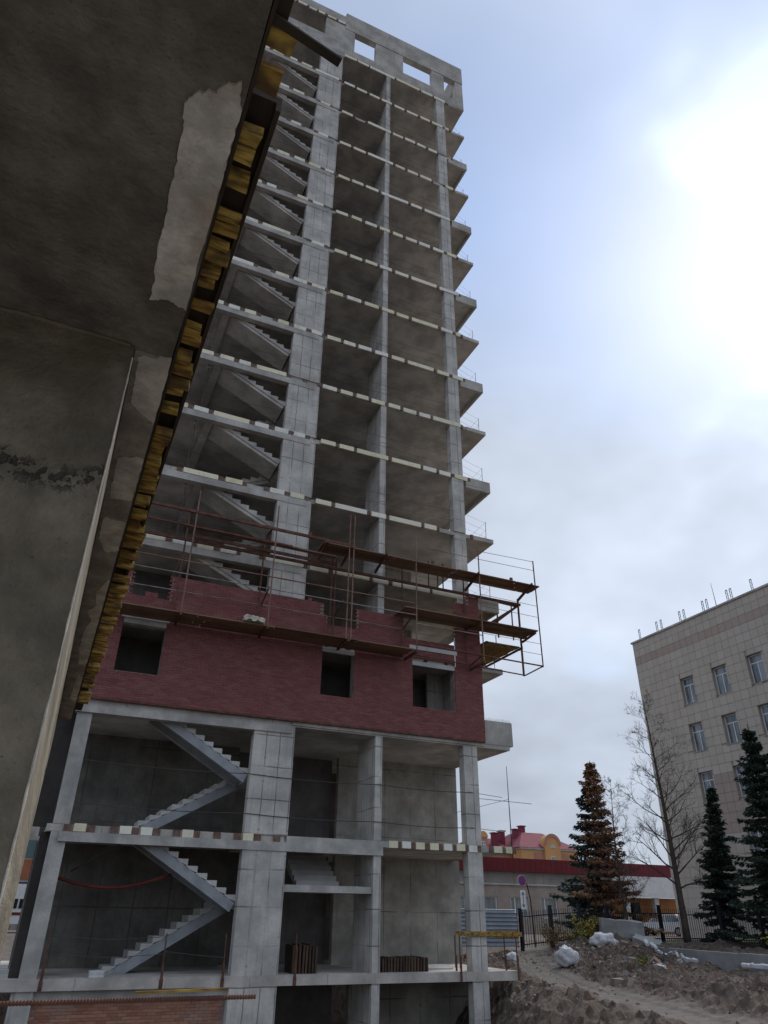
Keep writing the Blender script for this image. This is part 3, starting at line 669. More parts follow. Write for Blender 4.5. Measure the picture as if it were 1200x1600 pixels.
# cement fin down the wall corner, ridge squeezed out under the soffit
def ridge(pts, r, n, amp, seed):
    P = []; Rr = []
    for (a, b) in zip(pts, pts[1:]):
        for t in range(n):
            p = Vector(a).lerp(Vector(b), t/n); P.append(p + noise.noise_vector(p*9+Vector((seed, 0, 0)))*amp*0.5); Rr.append(r*(0.55+0.9*abs(noise.noise(p*14+Vector((seed, 5, 0))))))
    return MB().tube(P, Rr, 6)
ridge([(-0.047, ny(2.35), -0.6), (-0.047, ny(2.35), 3.46)], 0.0042, 220, 0.004, 1.0).build('cement_fin', SKIN, NB)
ridge([(-2.0, ny(2.345), 3.495), (-0.05, ny(2.345), 3.495)], 0.017, 110, 0.014, 3.0).build('cement_ridge', NEARW, NB)
SKING = mat_concrete('grey_mortar_strip', (0.34, 0.31, 0.265), 0.35, streak=0.0, stain_amt=0.5, stain=(0.2, 0.17, 0.13), bump=0.5, big=6.0, fine=40)
MB().box(-0.044, 0.098, ny(2.37), ny(9.1), 3.4955, 3.5045).build('mortar_skin', SKING, NB)
def skin(poly, z=3.490):
    MB().prism([(x, ny(d), z) for d, x in poly], (0, 0, 0.012)).build('mortar_skin', SKIN, NB)
def jag(poly, n=9, amp=0.007):
    out = []
    for a, b in zip(poly, poly[1:]+poly[:1]):
        for t in range(n):
            u = t/n; d = a[0]+(b[0]-a[0])*u; x = a[1]+(b[1]-a[1])*u; q = noise.noise_vector(Vector((d*23, x*40, 1.0))) + 0.8*noise.noise_vector(Vector((d*70, x*110, 4.0)))
            out.append((d+q.x*amp*2, min(0.099, x+q.y*amp)))
    return out
for poly in ([(1.157, 0.08), (1.187, 0.03), (1.217, 0.02), (1.247, -0.03), (1.287, -0.05), (1.377, -0.04), (1.497, -0.04), (1.667, -0.04), (1.857, -0.04), (2.057, -0.03), (2.037, 0.03), (2.057, 0.097), (1.747, 0.097), (1.507, 0.097), (1.367, 0.097), (1.257, 0.097)],
             [(2.397, -0.03), (2.357, 0.097), (2.587, 0.097), (2.837, 0.097), (2.787, 0.05), (2.737, -0.01), (2.707, -0.02), (2.547, -0.02)],
             [(3.187, -0.02), (3.137, 0.097), (3.527, 0.097), (3.597, 0.097), (3.617, -0.02), (3.397, -0.02)],
             [(3.857, -0.02), (3.877, 0.097), (4.267, 0.097), (4.317, 0.03), (4.137, -0.03)],
             [(4.727, 0.097), (4.977, 0.03), (5.287, 0.05), (5.447, 0.0), (5.577, 0.045), (5.897, 0.01), (6.327, 0.01), (6.847, 0.03), (6.827, 0.097), (5.557, 0.097)],
             [(7.2, 0.05), (7.3, 0.097), (8.3, 0.097), (8.1, 0.03)]): skin(jag(poly))
# timber battens nailed along the slab edge under a plywood strip
bt = [1.04, 1.14, 1.33, 1.50, 1.63, 1.75, 1.88, 2.06, 2.19, 2.37, 2.49, 2.61, 2.75, 2.95, 3.07, 3.2, 3.33, 3.48, 3.62, 3.82, 3.97, 4.13, 4.28, 4.42, 4.6, 4.78]
d = 4.95
while d < 8.6: bt.append(d); d += random.uniform(0.14, 0.24)
brn = random.Random(11)
bt += [q+brn.uniform(.045, .07) for q in bt if q > 1.3 and brn.random() < .75]
for d in bt:
    x1 = 0.178 + 0.012*min(1.0, d/4) + brn.uniform(-0.014, 0.012) + (0.03 if d > 4 else 0); w = brn.uniform(0.03, 0.055) if d > 1.2 else brn.uniform(.05, .07); h = brn.uniform(0.025, 0.055)
    p = [(0.102, -w/2, 0), (x1, -w/2+brn.uniform(-.008, .008), brn.uniform(-.006, .006)), (x1+brn.uniform(-.008, .004), w/2, brn.uniform(-.006, .01)), (0.102, w/2, brn.uniform(0, .01))]
    z0 = 3.518 + brn.uniform(-0.015, 0.02)
    MB().hexa([(a, ny(d)+b, z0+c) for a, b, c in p] + [(a, ny(d)+b, z0+h) for a, b, c in p]).build('timber_batten', WOODY, NB)
MB().box(0.102, 0.19, ny(1.24), ny(9.1), 3.60, 3.63).build('plywood_strip', PLYD, NB); MB().box(0.102, 0.112, ny(-1.5), ny(9.1), 3.5, 3.60).build('plywood_strip', PLYD, NB)
MB().box(0.19, 0.205, ny(1.24), ny(5.2), 3.565, 3.63).build('plywood_strip', PLYD, NB); MB().box(0.102, 0.15, ny(-1.5), ny(1.0), 3.55, 3.63).build('plywood_strip', PLYD, NB)
MB().bar((0.09, ny(0.985), 3.525), (0.303, ny(1.012), 3.51), 0.024, 0.008).build('loose_board', PLYD, NB)
# ribbed reinforcing bar across the lower left
rb = MB(); P = []; Rr = []; x = -0.5
while x < 0.66: P += [(x, ny(2.337), 1.352), (x+0.004, ny(2.337), 1.352)]; Rr += [0.0044, 0.0062]; x += 0.008; P += [(x-0.002, ny(2.337), 1.352)]; Rr += [0.0062]
rb.tube(P, Rr, 8).build('reinforcing_bar', RUST, label='rusty ribbed reinforcing bar sticking out across the lower left corner', cat='rebar')
MB().bar((0.33, ny(2.33), 1.368), (0.58, ny(2.34), 1.372), 0.012, 0.006).build('wood_sliver', WOODY, label='thin pale wood sliver lying on the ribbed reinforcing bar', cat='wood')

# ------------------------------------------------------------------ far street seen past the left column
TEAL = mat_plain('teal_glass', (0.11, 0.17, 0.17), 0.2, 1.0, 0.3); ORANGE = mat_plain('orange_panel', (0.38, 0.14, 0.07), 0.2, 1.0, 0.7)
st = empty('shop_building', (0.5, 40.0, 0.4), 'small shop with orange and green bands seen past the left column', 'building')
part('wall', BEAMC, (-4.0, 4.0, 40, 46, 0.3, 8.5), parent=st); part('band', TEAL, (-4.0, 4.0, 39.95, 39.995, 5.0, 6.2), parent=st); part('band', ORANGE, (-4.0, 4.0, 39.93, 39.995, 3.6, 4.9), parent=st)
part('opening', DARKM, (-4.0, 4.0, 39.95, 39.996, 2.6, 3.4), parent=st)
vn = empty('parked_van', (-0.4, 30, 0.44), 'white van with red trim parked in the gap past the left column', 'van')
part('body', WHITEP, (-1.9, 1.4, 29, 31, 0.9, 3.0), parent=vn); part('trim', HOSE, (-1.9, 1.4, 28.97, 28.999, 1.35, 1.5), parent=vn)
part('bumper', GREYP, (-1.95, 1.45, 28.9, 31.05, 0.6, 0.9), parent=vn)
for x in (-1.2, 0.7): MB().tube([(x, 28.95, 0.76), (x, 31.05, 0.76)], 0.32, 14).build('wheel', DARKM, vn)
part('window', DARKM, (-0.5, -0.1, 28.965, 28.998, 1.7, 2.2), (0.0, 0.5, 28.965, 28.998, 1.7, 2.2), parent=vn)

# ------------------------------------------------------------------ tiled building on the right
XR = 42.0; YC = 19.4; ZT = 21.45
TILE = mat_random('facade_tile', [(0.45, 0.40, 0.345), (0.48, 0.43, 0.375), (0.43, 0.385, 0.33), (0.47, 0.415, 0.355)], dirt=0.35, dscale=0.35, dcol=(0.38, 0.33, 0.285), bump=0.1)
TILEP = mat_random('pink_tile', [(0.385, 0.305, 0.265), (0.40, 0.32, 0.28), (0.375, 0.295, 0.255)], dirt=0.25, dscale=0.4, dcol=(0.26, 0.2, 0.18), bump=0.1)
JOINT = mat_plain('tile_joint', (0.385, 0.335, 0.285), 0.2, 1.0, 0.95)
k = NT('window_glass'); k.color(k.mix(k.ramp(k.noise(0.9, 3, .6, stretch=(1, 2.5, .35)), .4, .6), (0.07, 0.09, 0.11), (0.24, 0.27, 0.30))); k.rough(0.08); k.b.inputs['Specular IOR Level'].default_value = 0.6; GLASS = k.m
RB = empty('tiled_building', (46, 8, 0.4), 'tall beige tiled block with white framed windows behind the spruces', 'building')
wins = []
for zt in (17.4, 14.0, 10.65, 7.25, 3.9):
    for yc in (14.6, 11.55, 8.5, 5.45, 2.4): wins.append((yc-0.66, yc+0.60, zt-1.95, zt))
bc = MB(); ys = sorted({YC, -6.0} | {w[0] for w in wins} | {w[1] for w in wins})
# core with openings: strips between window columns, then pieces above and below
for a, b in zip(ys, ys[1:]):
    w_ = sorted([w for w in wins if abs(w[0]-a) < 1e-6 and abs(w[1]-b) < 1e-6], key=lambda w: w[2]); z = 0.3
    for w in w_: bc.box(XR+0.03, XR+0.6, a, b, z, w[2]); z = w[3]
    bc.box(XR+0.03, XR+0.6, a, b, z, ZT)
bc.box(XR+0.61, XR+14, -6, YC, 0.3, ZT-0.3); bc.build('wall', JOINT, RB)
TP = 0.62; tiles = []; z = 0.4
while z < ZT-0.1:
    y = YC; zz = min(z+TP-0.02, ZT)
    while y > -5.5:
        y0, y1 = y-TP+0.02, y; ya, yb, za, zb = y0, y1, z, zz; ok = True
        for w in wins:
            if ya < w[1] and yb > w[0] and za < w[3] and zb > w[2]:
                if ya >= w[0] and yb <= w[1] and za >= w[2] and zb <= w[3]: ok = False; break
                ox = min(yb, w[1])-max(ya, w[0]); oz = min(zb, w[3])-max(za, w[2])
                if ox/(yb-ya) < oz/(zb-za) or (za >= w[2] and zb <= w[3]):
                    if ya < w[0]: yb = w[0]
                    else: ya = w[1]
                else:
                    if za < w[2]: zb = w[2]
                    else: za = w[3]
                if yb-ya < 0.03 or zb-za < 0.03: ok = False; break
        if ok:
            pink = (ZT-2.15 < (za+zb)/2 < ZT-1.15) or (zb < 10.9 and 11.0 < (ya+yb)/2 < 13.6 and za > 6)
            tiles.append((ya, yb, za, zb, pink))
        y -= TP
    z += TP
n_ind = 0; tb = MB(); tp = MB()
tiles.sort(key=lambda t: (t[0]-CAM.y)**2 + 0.4*(t[2]-15)**2 + (900 if t[0] < 5.5 else 0))
for ya, yb, za, zb, pink in tiles:
    full = abs(yb-ya-(TP-0.02)) < 1e-3 and abs(zb-za-(TP-0.02)) < 1e-3
    if full and n_ind < 285 and ya > 5.2 and za > 8: piece('tile', (0.05, TP-0.02, TP-0.02), TILEP if pink else TILE, (XR-0.02+random.uniform(-.004, .004), ya, za), RB); n_ind += 1
    else: (tp if pink else tb).box(XR-0.02+random.uniform(-.004, .004), XR+0.03, ya, yb, za, zb)
tb.build('tile', TILE, RB, kind='stuff'); tp.build('tile', TILEP, RB, kind='stuff')
part('coping', BEAMC, (XR-0.12, XR+14, -6.1, YC+0.1, ZT+0.003, ZT+0.14), parent=RB)
CURT = mat_plain('curtain', (0.5, 0.5, 0.5), 0.25, 1.2, 0.9)
for j, (a, b, c0, c1) in enumerate(wins):
    if a < 4 and c0 < 10: pass
    xw = XR+0.28
    w = MB(); w.box(xw, xw+0.06, a, a+0.07, c0, c1); w.box(xw, xw+0.06, b-0.07, b, c0, c1); w.box(xw, xw+0.06, a+0.07, b-0.07, c1-0.07, c1); w.box(xw, xw+0.06, a+0.07, b-0.07, c0, c0+0.07)
    m_ = a+0.5*(b-a); zt_ = c1-0.55
    w.box(xw, xw+0.06, a+0.07, b-0.07, zt_-0.03, zt_+0.03); w.box(xw, xw+0.06, m_-0.03, m_+0.03, c0+0.07, zt_-0.03)
    wo_ = w.build('window', WHITEP, RB)
    for (p0, p1, q0, q1) in ((a+.07, m_-.03, c0+.07, zt_-.03), (m_+.03, b-.07, c0+.07, zt_-.03), (a+.07, b-.07, zt_+.03, c1-.07)): MB().box(xw+0.025, xw+0.04, p0, p1, q0, q1).build('pane', GLASS, wo_)
    if j % 3 != 1: MB().box(xw+0.10, xw+0.12, a+.05, a+.05+(b-a)*random.uniform(.3, .9), c0+.05, c1-.05).build('curtain', CURT, wo_)
    MB().box(XR-0.06, xw-0.002, a-0.03, b+0.03, c0-0.05, c0-0.004).build('sill', GREYP, wo_)
# small lattice frames on its roof
MASTG = mat_plain('mast_grey', (0.10, 0.10, 0.11), 0.2, 3, 0.8, 0.0)
mast_y = [18.6, 16.6, 16.1, 14.1, 13.65, 11.75, 11.35, 9.45, 9.1, 7.3]
for j, y in enumerate(mast_y):
    mb = MB(); x0 = XR+0.25; zb = ZT+0.14
    for q in (0, 0.16): mb.tube([(x0, y+q, zb), (x0, y+q, zb+0.95)], 0.02, 5)
    for q in range(5): mb.tube([(x0, y+(0 if q % 2 else 0.16), zb+0.05+0.18*q), (x0, y+(0.16 if q % 2 else 0), zb+0.05+0.18*(q+1))], 0.016, 4)
    mb.tube([(x0-0.05, y, zb+0.93), (x0+0.05, y+0.16, zb+0.97)], 0.03, 5)
    nm = ['at the roof corner', 'left of the second pair', 'right of the second pair', 'left of the third pair', 'right of the third pair', 'left of the fourth pair', 'right of the fourth pair', 'left of the fifth pair', 'right of the fifth pair', 'nearest the photo edge'][j]
    mb.build('roof_stanchion', MASTG, label='small grey lattice stanchion on the tiled roof, ' + nm, cat='stanchion', group='lattice stanchions on the tiled roof')
MB().tube([(XR+0.4, 10.75, ZT+0.14), (XR+0.4, 10.8, ZT+2.2)], [0.03, 0.012], 5).build('roof_antenna', MASTG, label='thin whip antenna on the tiled roof between stanchion pairs', cat='antenna')

# ------------------------------------------------------------------ low building with maroon roof band
k = NT('pale_curtained_glass'); k.color(k.mix(k.ramp(k.noise(1.4, 3, .6, stretch=(3, 1, .4)), .35, .65), (0.34, 0.37, 0.37), (0.2, 0.22, 0.23))); k.rough(0.1); PALEG = k.m
YL = 34.0; PANELG = mat_concrete('facade_panel', (0.34, 0.34, 0.32), 0.15, streak=0.3); PLAST = mat_concrete('brown_plaster', (0.42, 0.355, 0.315), 0.15, streak=0.25)
MAROON = mat_plain('maroon_metal', (0.17, 0.026, 0.035), 0.15, 0.8, 0.45, 0.1, 0.05); OCHRE = mat_plain('ochre_wall', (0.42, 0.2, 0.08), 0.2, 0.8, 0.85)
LBd = empty('low_building', (42, 38, 0.4), 'long two storey building with maroon roof band behind the fence', 'building')
xs = []; x = 22.6
while x < 47: xs.append(x); x += 3.05
LX0, LX1 = 20.0, 48.6
wz0, wz1 = 1.55, 3.1
mb = MB(); prev = LX0
for x in xs:
    mb.box(prev, x, YL, YL+0.4, wz0, wz1); prev = x+1.75
mb.box(prev, LX1, YL, YL+0.4, wz0, wz1); mb.box(LX0, LX1, YL, YL+0.4, 0.3, wz0); mb.box(LX0, LX1, YL, YL+0.4, wz1, 5.0); mb.box(LX0, LX1, YL+0.8, YL+10, 0.3, 5.0); mb.build('wall', PLAST, LBd)
part('ledge', LINTEL, (LX0, LX1, YL-0.12, YL-0.003, 3.98, 4.12), parent=LBd); part('rear_strip', OCHRE, (LX0, LX1, YL+0.41, YL+0.79, 3.2, 5.0), parent=LBd)
x = LX0
while x < LX1-1: part('panel', PANELG, (x+0.03, x+2.6, YL-0.04, YL-0.004, 4.14, 5.0), parent=LBd); x += 3.05
part('roof_band', MAROON, (LX0-0.3, 58.0, YL-0.45, YL+10, 5.003, 6.05), parent=LBd); 
seam = MB(); x = LX0
while x < 58: seam.box(x, x+0.02, YL-0.465, YL-0.452, 5.02, 6.04); x += 0.55
seam.build('roof_seam', MAROON, LBd, kind='stuff')
for x in xs:
    w = MB(); a, b = x+0.01, x+1.74
    for (p, q) in ((a, a+.09), (a+.42, a+.52), (b-.09, b)): w.box(p, q, YL+0.1, YL+0.17, wz0+.07, wz1-.07)
    w.box(a, b, YL+0.1, YL+0.17, wz0+.002, wz0+.07); w.box(a, b, YL+0.1, YL+0.17, wz1-.07, wz1-.002); wo_ = w.build('window', WHITEP, LBd)
    for (p, q) in ((a+.09, a+.42), (a+.52, b-.09)): MB().box(p, q, YL+0.13, YL+0.15, wz0+.07, wz1-.07).build('pane', PALEG, wo_)
    MB().box(a+.1, b-.1, YL+0.2, YL+0.22, wz0+.1, wz1-.1).build('curtain', CURT, wo_)
# entrance end: white fascia above an ochre recess
part('fascia', WHITEP, (48.62, 58.0, YL-0.5, YL-0.3, 3.3, 5.0), parent=LBd); part('recess_wall', OCHRE, (48.62, 58.0, YL+0.8, YL+1.0, 0.3, 3.3), parent=LBd)
for x in (49.8, 53.2): part('pillar', LINTEL, (x, x+0.5, YL-0.4, YL+0.0, 0.3, 3.29), parent=LBd)
dw = part('door', DARKM, (50.8, 52.4, YL+0.74, YL+0.795, 0.3, 2.9), parent=LBd)

# ------------------------------------------------------------------ orange mansion far behind
PINK = mat_plain('salmon_wall', (0.46, 0.22, 0.15), 0.15, 0.5, 0.9); ORW = mat_plain('apricot_wall', (0.58, 0.32, 0.14), 0.12, 0.5, 0.9); ROOFM = mat_plain('raspberry_roof', (0.20, 0.045, 0.065), 0.2, 0.6, 0.85)
YO2 = 86.0
OB = empty('orange_mansion', (76, 90, 0.4), 'orange and salmon mansion with arched gable and raspberry roof', 'building')
part('wall', ORW, (74.4, 86.0, YO2, YO2+14, 0.3, 11.6), parent=OB); part('wall_panel', PINK, (77.0, 78.8, YO2-0.06, YO2-0.004, 0.3, 11.2), parent=OB); part('wall_panel', PINK, (82.2, 84.0, YO2-0.06, YO2-0.004, 0.3, 11.2), parent=OB)
part('cornice', LINTEL, (74.2, 86.2, YO2-0.25, YO2+14.2, 11.603, 11.85), parent=OB)
ap = [(78.9, YO2-0.5, 0.3), (82.1, YO2-0.5, 0.3)] + [(80.5+1.6*math.cos(R(a)), YO2-0.5, 12.4+1.6*math.sin(R(a))) for a in range(0, 181, 15)]
gb = MB().prism(ap, (0, 1.5, 0)).build('gable', ORW, OB)
ap2 = [(80.5+r_*math.cos(R(a)), YO2-0.62, 12.4+r_*math.sin(R(a))) for r_, seq in ((1.75, range(0, 181, 15)), (1.25, range(180, -1, -15))) for a in seq]
MB().prism(ap2, (0, 0.118, 0)).build('arch_trim', PINK, gb)
def win_far(x0, x1, z0, z1, y, par):
    f_ = MB(); f_.box(x0, x1, y-0.05, y-0.004, z0, z1); o = f_.build('window', WHITEP, par)
    m_ = (x0+x1)/2; h_ = z0+(z1-z0)*.6
    for a, b, c0, c1 in ((x0+.06, m_-.04, z0+.06, h_-.04), (m_+.04, x1-.06, z0+.06, h_-.04), (x0+.06, m_-.04, h_+.04, z1-.06), (m_+.04, x1-.06, h_+.04, z1-.06)): MB().box(a, b, y-0.07, y-0.052, c0, c1).build('pane', GLASS, o)
win_far(80.05, 80.95, 9.0, 10.6, YO2-0.5, gb)
MB().prism([(80.5+.55*math.cos(R(a)), YO2-0.56, 11.9+.55*math.sin(R(a))) for a in range(0, 181, 20)], (0, .055, 0)).build('arch_window', LINTEL, gb)
part('wing_wall', PINK, (66.0, 74.39, YO2+3, YO2+14, 0.3, 11.0), parent=OB); part('wing_band', ORW, (66.0, 74.3, YO2+2.93, YO2+2.997, 9.6, 10.4), parent=OB)
rf = MB(); rf.prism([(73.9, YO2-0.4, 11.86), (86.5, YO2-0.4, 11.86), (83.0, YO2+7, 14.6), (77.0, YO2+7, 14.6)], (0, 0.02, 0.05))
rf.v = []; rf.f = []
rf.v = [(73.9, YO2-.4, 11.86), (86.5, YO2-.4, 11.86), (86.5, YO2+14.4, 11.86), (73.9, YO2+14.4, 11.86), (78.2, YO2+5, 14.7), (82.4, YO2+5, 14.7), (82.4, YO2+9, 14.7), (78.2, YO2+9, 14.7)]
rf.f = [(0, 1, 5, 4), (1, 2, 6, 5), (2, 3, 7, 6), (3, 0, 4, 7), (4, 5, 6, 7)]; ro_ = rf.build('roof', ROOFM, OB)
r2 = MB(); r2.v = [(65.6, YO2+2.6, 11.0), (74.4, YO2+2.6, 11.0), (74.4, YO2+14.4, 11.0), (65.6, YO2+14.4, 11.0), (69.0, YO2+7, 13.6), (74.4, YO2+7, 13.6)]
r2.f = [(0, 1, 5, 4), (1, 2, 5), (2, 3, 4, 5), (3, 0, 4)]; r2.build('roof', ROOFM, OB)
for x, y, h in ((78.9, YO2+6, 15.7), (76.9, YO2+5, 15.0), (74.6, YO2+6, 14.7), (72.5, YO2+5, 14.2)): MB().box(x-.45, x+.45, y-.45, y+.45, h-3.2, h).box(x-.6, x+.6, y-.6, y+.6, h+.003, h+.18).build('chimney', ROOFM, ro_)
tw = MB(); tw.box(67.3, 69.0, YO2+1.6, YO2+4, 0.3, 13.2); t_ = tw.build('turret', PINK, OB)
MB().prism([(68.15+.95*math.cos(R(a)), YO2+1.5, 13.203+.95*math.sin(R(a))) for a in range(0, 181, 20)], (0, 2.6, 0)).build('turret_top', ORW, t_); win_far(67.8, 68.5, 11.2, 12.6, YO2+1.6, t_)
# antenna mast with crossed wires
am = empty('antenna_mast', (44.5, 44.2, 0.4), 'thin antenna mast with cross arm rising above the maroon roof', 'antenna')
MB().tube([(44.3, 43.0, 6.0), (44.3, 43.0, 15.6)], [0.07, 0.03], 6).build('mast', DARKM, am); MB().tube([(40.0, 43.2, 12.2), (47.0, 42.8, 12.0)], 0.03, 4).build('cross_arm', DARKM, am)
MB().tube([(44.3, 43.0, 12.3), (37.0, 43, 10.4)], 0.02, 4).build('stay', DARKM, am)

# ------------------------------------------------------------------ fence line
FE = empty('iron_fence', (30, 10.0, 0.4), 'black iron picket fence with thick posts in front of the spruces', 'fence')
def fence_run(a, b, npan, h0, h1):
    a = Vector(a); b = Vector(b); pk = MB()
    for i in range(npan):
        p = a.lerp(b, i/npan); q = a.lerp(b, (i+1)/npan); zp = min(0.44, max(.15, ground_z(p.x, p.y))); zq = min(.44, max(.15, ground_z(q.x, q.y)))
        for zz in (0.25, h1-0.35): MB().bar((p.x, p.y, zp+zz), (q.x, q.y, zq+zz), 0.04, 0.05).build('rail', DARKM, FE)
        n = max(4, int((q-p).length/0.14))
        for j in range(1, n):
            c0 = p.lerp(q, j/n); z0 = zp+(zq-zp)*j/n; pk.bar((c0.x, c0.y, z0+0.12), (c0.x, c0.y, z0+h1-0.12), 0.02, 0.02, up=(0, 1, 0))
        pm = MB(); pm.box(p.x-0.07, p.x+0.07, p.y-0.07, p.y+0.07, zp-0.3, zp+h1); pm.box(p.x-0.09, p.x+0.09, p.y-0.09, p.y+0.09, zp+h1+0.002, zp+h1+0.05); pm.build('post', DARKM, FE)
    pk.build('picket', DARKM, FE, kind='stuff')
fence_run((23.0, 10.4), (34.0, 10.6), 6, 0, 1.78); fence_run((34.0, 10.6), (35.0, -6), 7, 0, 1.72)
# corrugated sheet hoarding
COR = mat_plain('corrugated_sheet', (0.30, 0.34, 0.39), 0.2, 1.5, 0.4, 0.35, 0.05); BRN = mat_plain('brown_sheet', (0.07, 0.05, 0.05), 0.2, 1.5, 0.5, 0.2, 0.05)
def hoarding(a, b, z0, z1, mat, label):
    a = Vector((a[0], a[1], 0)); b = Vector((b[0], b[1], 0)); nrm = (b-a).cross(Vector((0, 0, 1))).normalized(); mb = MB(); n = 46; row = []
    for i in range(n+1):
        z = z0+(z1-z0)*i/n; o = 0.035*max(-0.7, min(0.7, math.sin(i/n*2*math.pi*9)))
        for e in (a, b): mb.v.append((e.x+nrm.x*o, e.y+nrm.y*o, z))
    for i in range(n): mb.f.append((2*i, 2*i+1, 2*i+3, 2*i+2))
    o = mb.build('sheet_hoarding', mat, label=label, cat='hoarding'); md = o.modifiers.new('t', 'SOLIDIFY'); md.thickness = 0.01
    return o
hoarding((17.5, 9.6), (22.35, 9.8), 0.35, 1.9, COR, 'grey corrugated metal hoarding between corner column and iron fence')
hoarding((22.4, 9.8), (23.0, 11.0), 0.3, 1.85, BRN, 'short dark brown sheet joining the grey hoarding to the fence')
# sign
SIGNB = mat_plain('sign_blue', (0.10, 0.08, 0.36), 0.1, 3, 0.4, 0, 0); SIGNR = mat_plain('sign_red', (0.45, 0.03, 0.05), 0.1, 3, 0.4, 0, 0)
sx, sy, sz = 22.9, 9.9, 3.2
SG = empty('road_sign', (sx, sy, 0.3), 'round blue no parking sign with white plate on a bent post', 'sign')
MB().tube([(sx+0.6, sy+0.1, 0.3), (sx+0.5, sy+0.1, 2.4), (sx+0.35, sy+0.08, 3.0), (sx+0.05, sy+0.06, 3.25)], 0.03, 8).build('post', DARKM, SG)
dd = (CAM-Vector((sx, sy, sz))); dd.z = 0; dd.normalize(); dd = Matrix.Rotation(R(38), 3, 'Z') @ dd; sd = Vector((-dd.y, dd.x, 0))
def disc(r, off, mat, name, seg=28, r0=None):
    mb = MB(); c0 = Vector((sx, sy, sz)) + dd*off
    mb.prism([c0 + sd*(r*math.cos(2*math.pi*i/seg)) + Vector((0, 0, r*math.sin(2*math.pi*i/seg))) for i in range(seg)], dd*-0.008); return mb.build(name, mat, SG)
disc(0.25, 0.02, WHITEP, 'disc_rim'); disc(0.235, 0.03, SIGNR, 'red_ring'); disc(0.185, 0.04, SIGNB, 'blue_field')
c0 = Vector((sx, sy, sz)) + dd*0.048
MB().bar(c0 + sd*0.14 + Vector((0, 0, -0.14)), c0 - sd*0.14 + Vector((0, 0, 0.14)), 0.05, 0.006, up=dd).build('slash', SIGNR, SG)
cp = Vector((sx, sy, 2.35)) + dd*0.02
MB().hexa([cp-sd*.16+Vector((0, 0, -.42)), cp+sd*.16+Vector((0, 0, -.42)), cp+sd*.16+Vector((0, 0, -.42))-dd*.01, cp-sd*.16+Vector((0, 0, -.42))-dd*.01, cp-sd*.16+Vector((0, 0, .42)), cp+sd*.16+Vector((0, 0, .42)), cp+sd*.16+Vector((0, 0, .42))-dd*.01, cp-sd*.16+Vector((0, 0, .42))-dd*.01]).build('plate', WHITEP, SG)
c1 = cp+dd*0.005
ar = MB(); ar.bar(c1+Vector((0, 0, -.28)), c1+Vector((0, 0, .28)), 0.03, 0.005, up=dd)
for s_ in (1, -1):
    for t_ in (1, -1): ar.bar(c1+Vector((0, 0, .33*s_)), c1+sd*(.08*t_)+Vector((0, 0, .2*s_)), 0.03, 0.005, up=dd)
ar.build('arrow', DARKM, SG)
# car behind the fence
CARW = mat_plain('white_car_paint', (0.7, 0.72, 0.74), 0.05, 1, 0.25, 0, 0)
cx_, cy_, ca_ = 47.6, 26.8, R(118)
CR = empty('parked_car', (cx_, cy_, 0.44), 'white car parked behind the iron fence near the leaning tree', 'car')
def cw(p): c_, s_ = math.cos(ca_), math.sin(ca_); return (cx_+p[0]*c_-p[1]*s_, cy_+p[0]*s_+p[1]*c_, 0.44+p[2])
prof = [(-2.0, .3), (2.0, .3), (2.05, .65), (1.9, .82), (1.05, .95), (.35, 1.48), (-1.2, 1.52), (-1.9, 1.0), (-2.05, .7)]
MB().prism([cw((x, -.84, z)) for x, z in prof], Vector(cw((0, .84, 0)))-Vector(cw((0, -.84, 0)))).build('body', CARW, CR)
for s_ in (-.85, .85):
    e = .006 if s_ > 0 else -.006
    for poly in ([(.92, .98), (.32, 1.4), (-.3, 1.42), (-.3, .98)], [(-.38, .98), (-.38, 1.42), (-1.1, 1.44), (-1.6, 1.0)]): MB().prism([cw((x, s_, z)) for x, z in poly], Vector(cw((0, e, 0)))-Vector(cw((0, 0, 0)))).build('side_window', GLASS, CR)
    for x in (-1.3, 1.3):
        w_ = MB().tube([cw((x, s_-.12, .32)), cw((x, s_+.03*(1 if s_ > 0 else -1)+(.1 if s_ < 0 else 0), .32))], .32, 16).build('wheel', DARKM, CR); MB().tube([cw((x, s_, .32)), cw((x, s_+(.05 if s_ > 0 else -.05), .32))], .2, 12).build('rim', GREYP, w_)
MB().prism([cw((1.0, -.7, .99)), cw((1.0, .7, .99)), cw((.42, .62, 1.46)), cw((.42, -.62, 1.46))], Vector(cw((.02, 0, .02)))-Vector(cw((0, 0, 0)))).build('windscreen', GLASS, CR)
for y in (-.6, .6): MB().prism([cw((2.04, y-.16, .64)), cw((2.04, y+.16, .64)), cw((1.97, y+.16, .78)), cw((1.97, y-.16, .78))], Vector(cw((.02, 0, 0)))-Vector(cw((0, 0, 0)))).build('headlight', GLASS, CR)
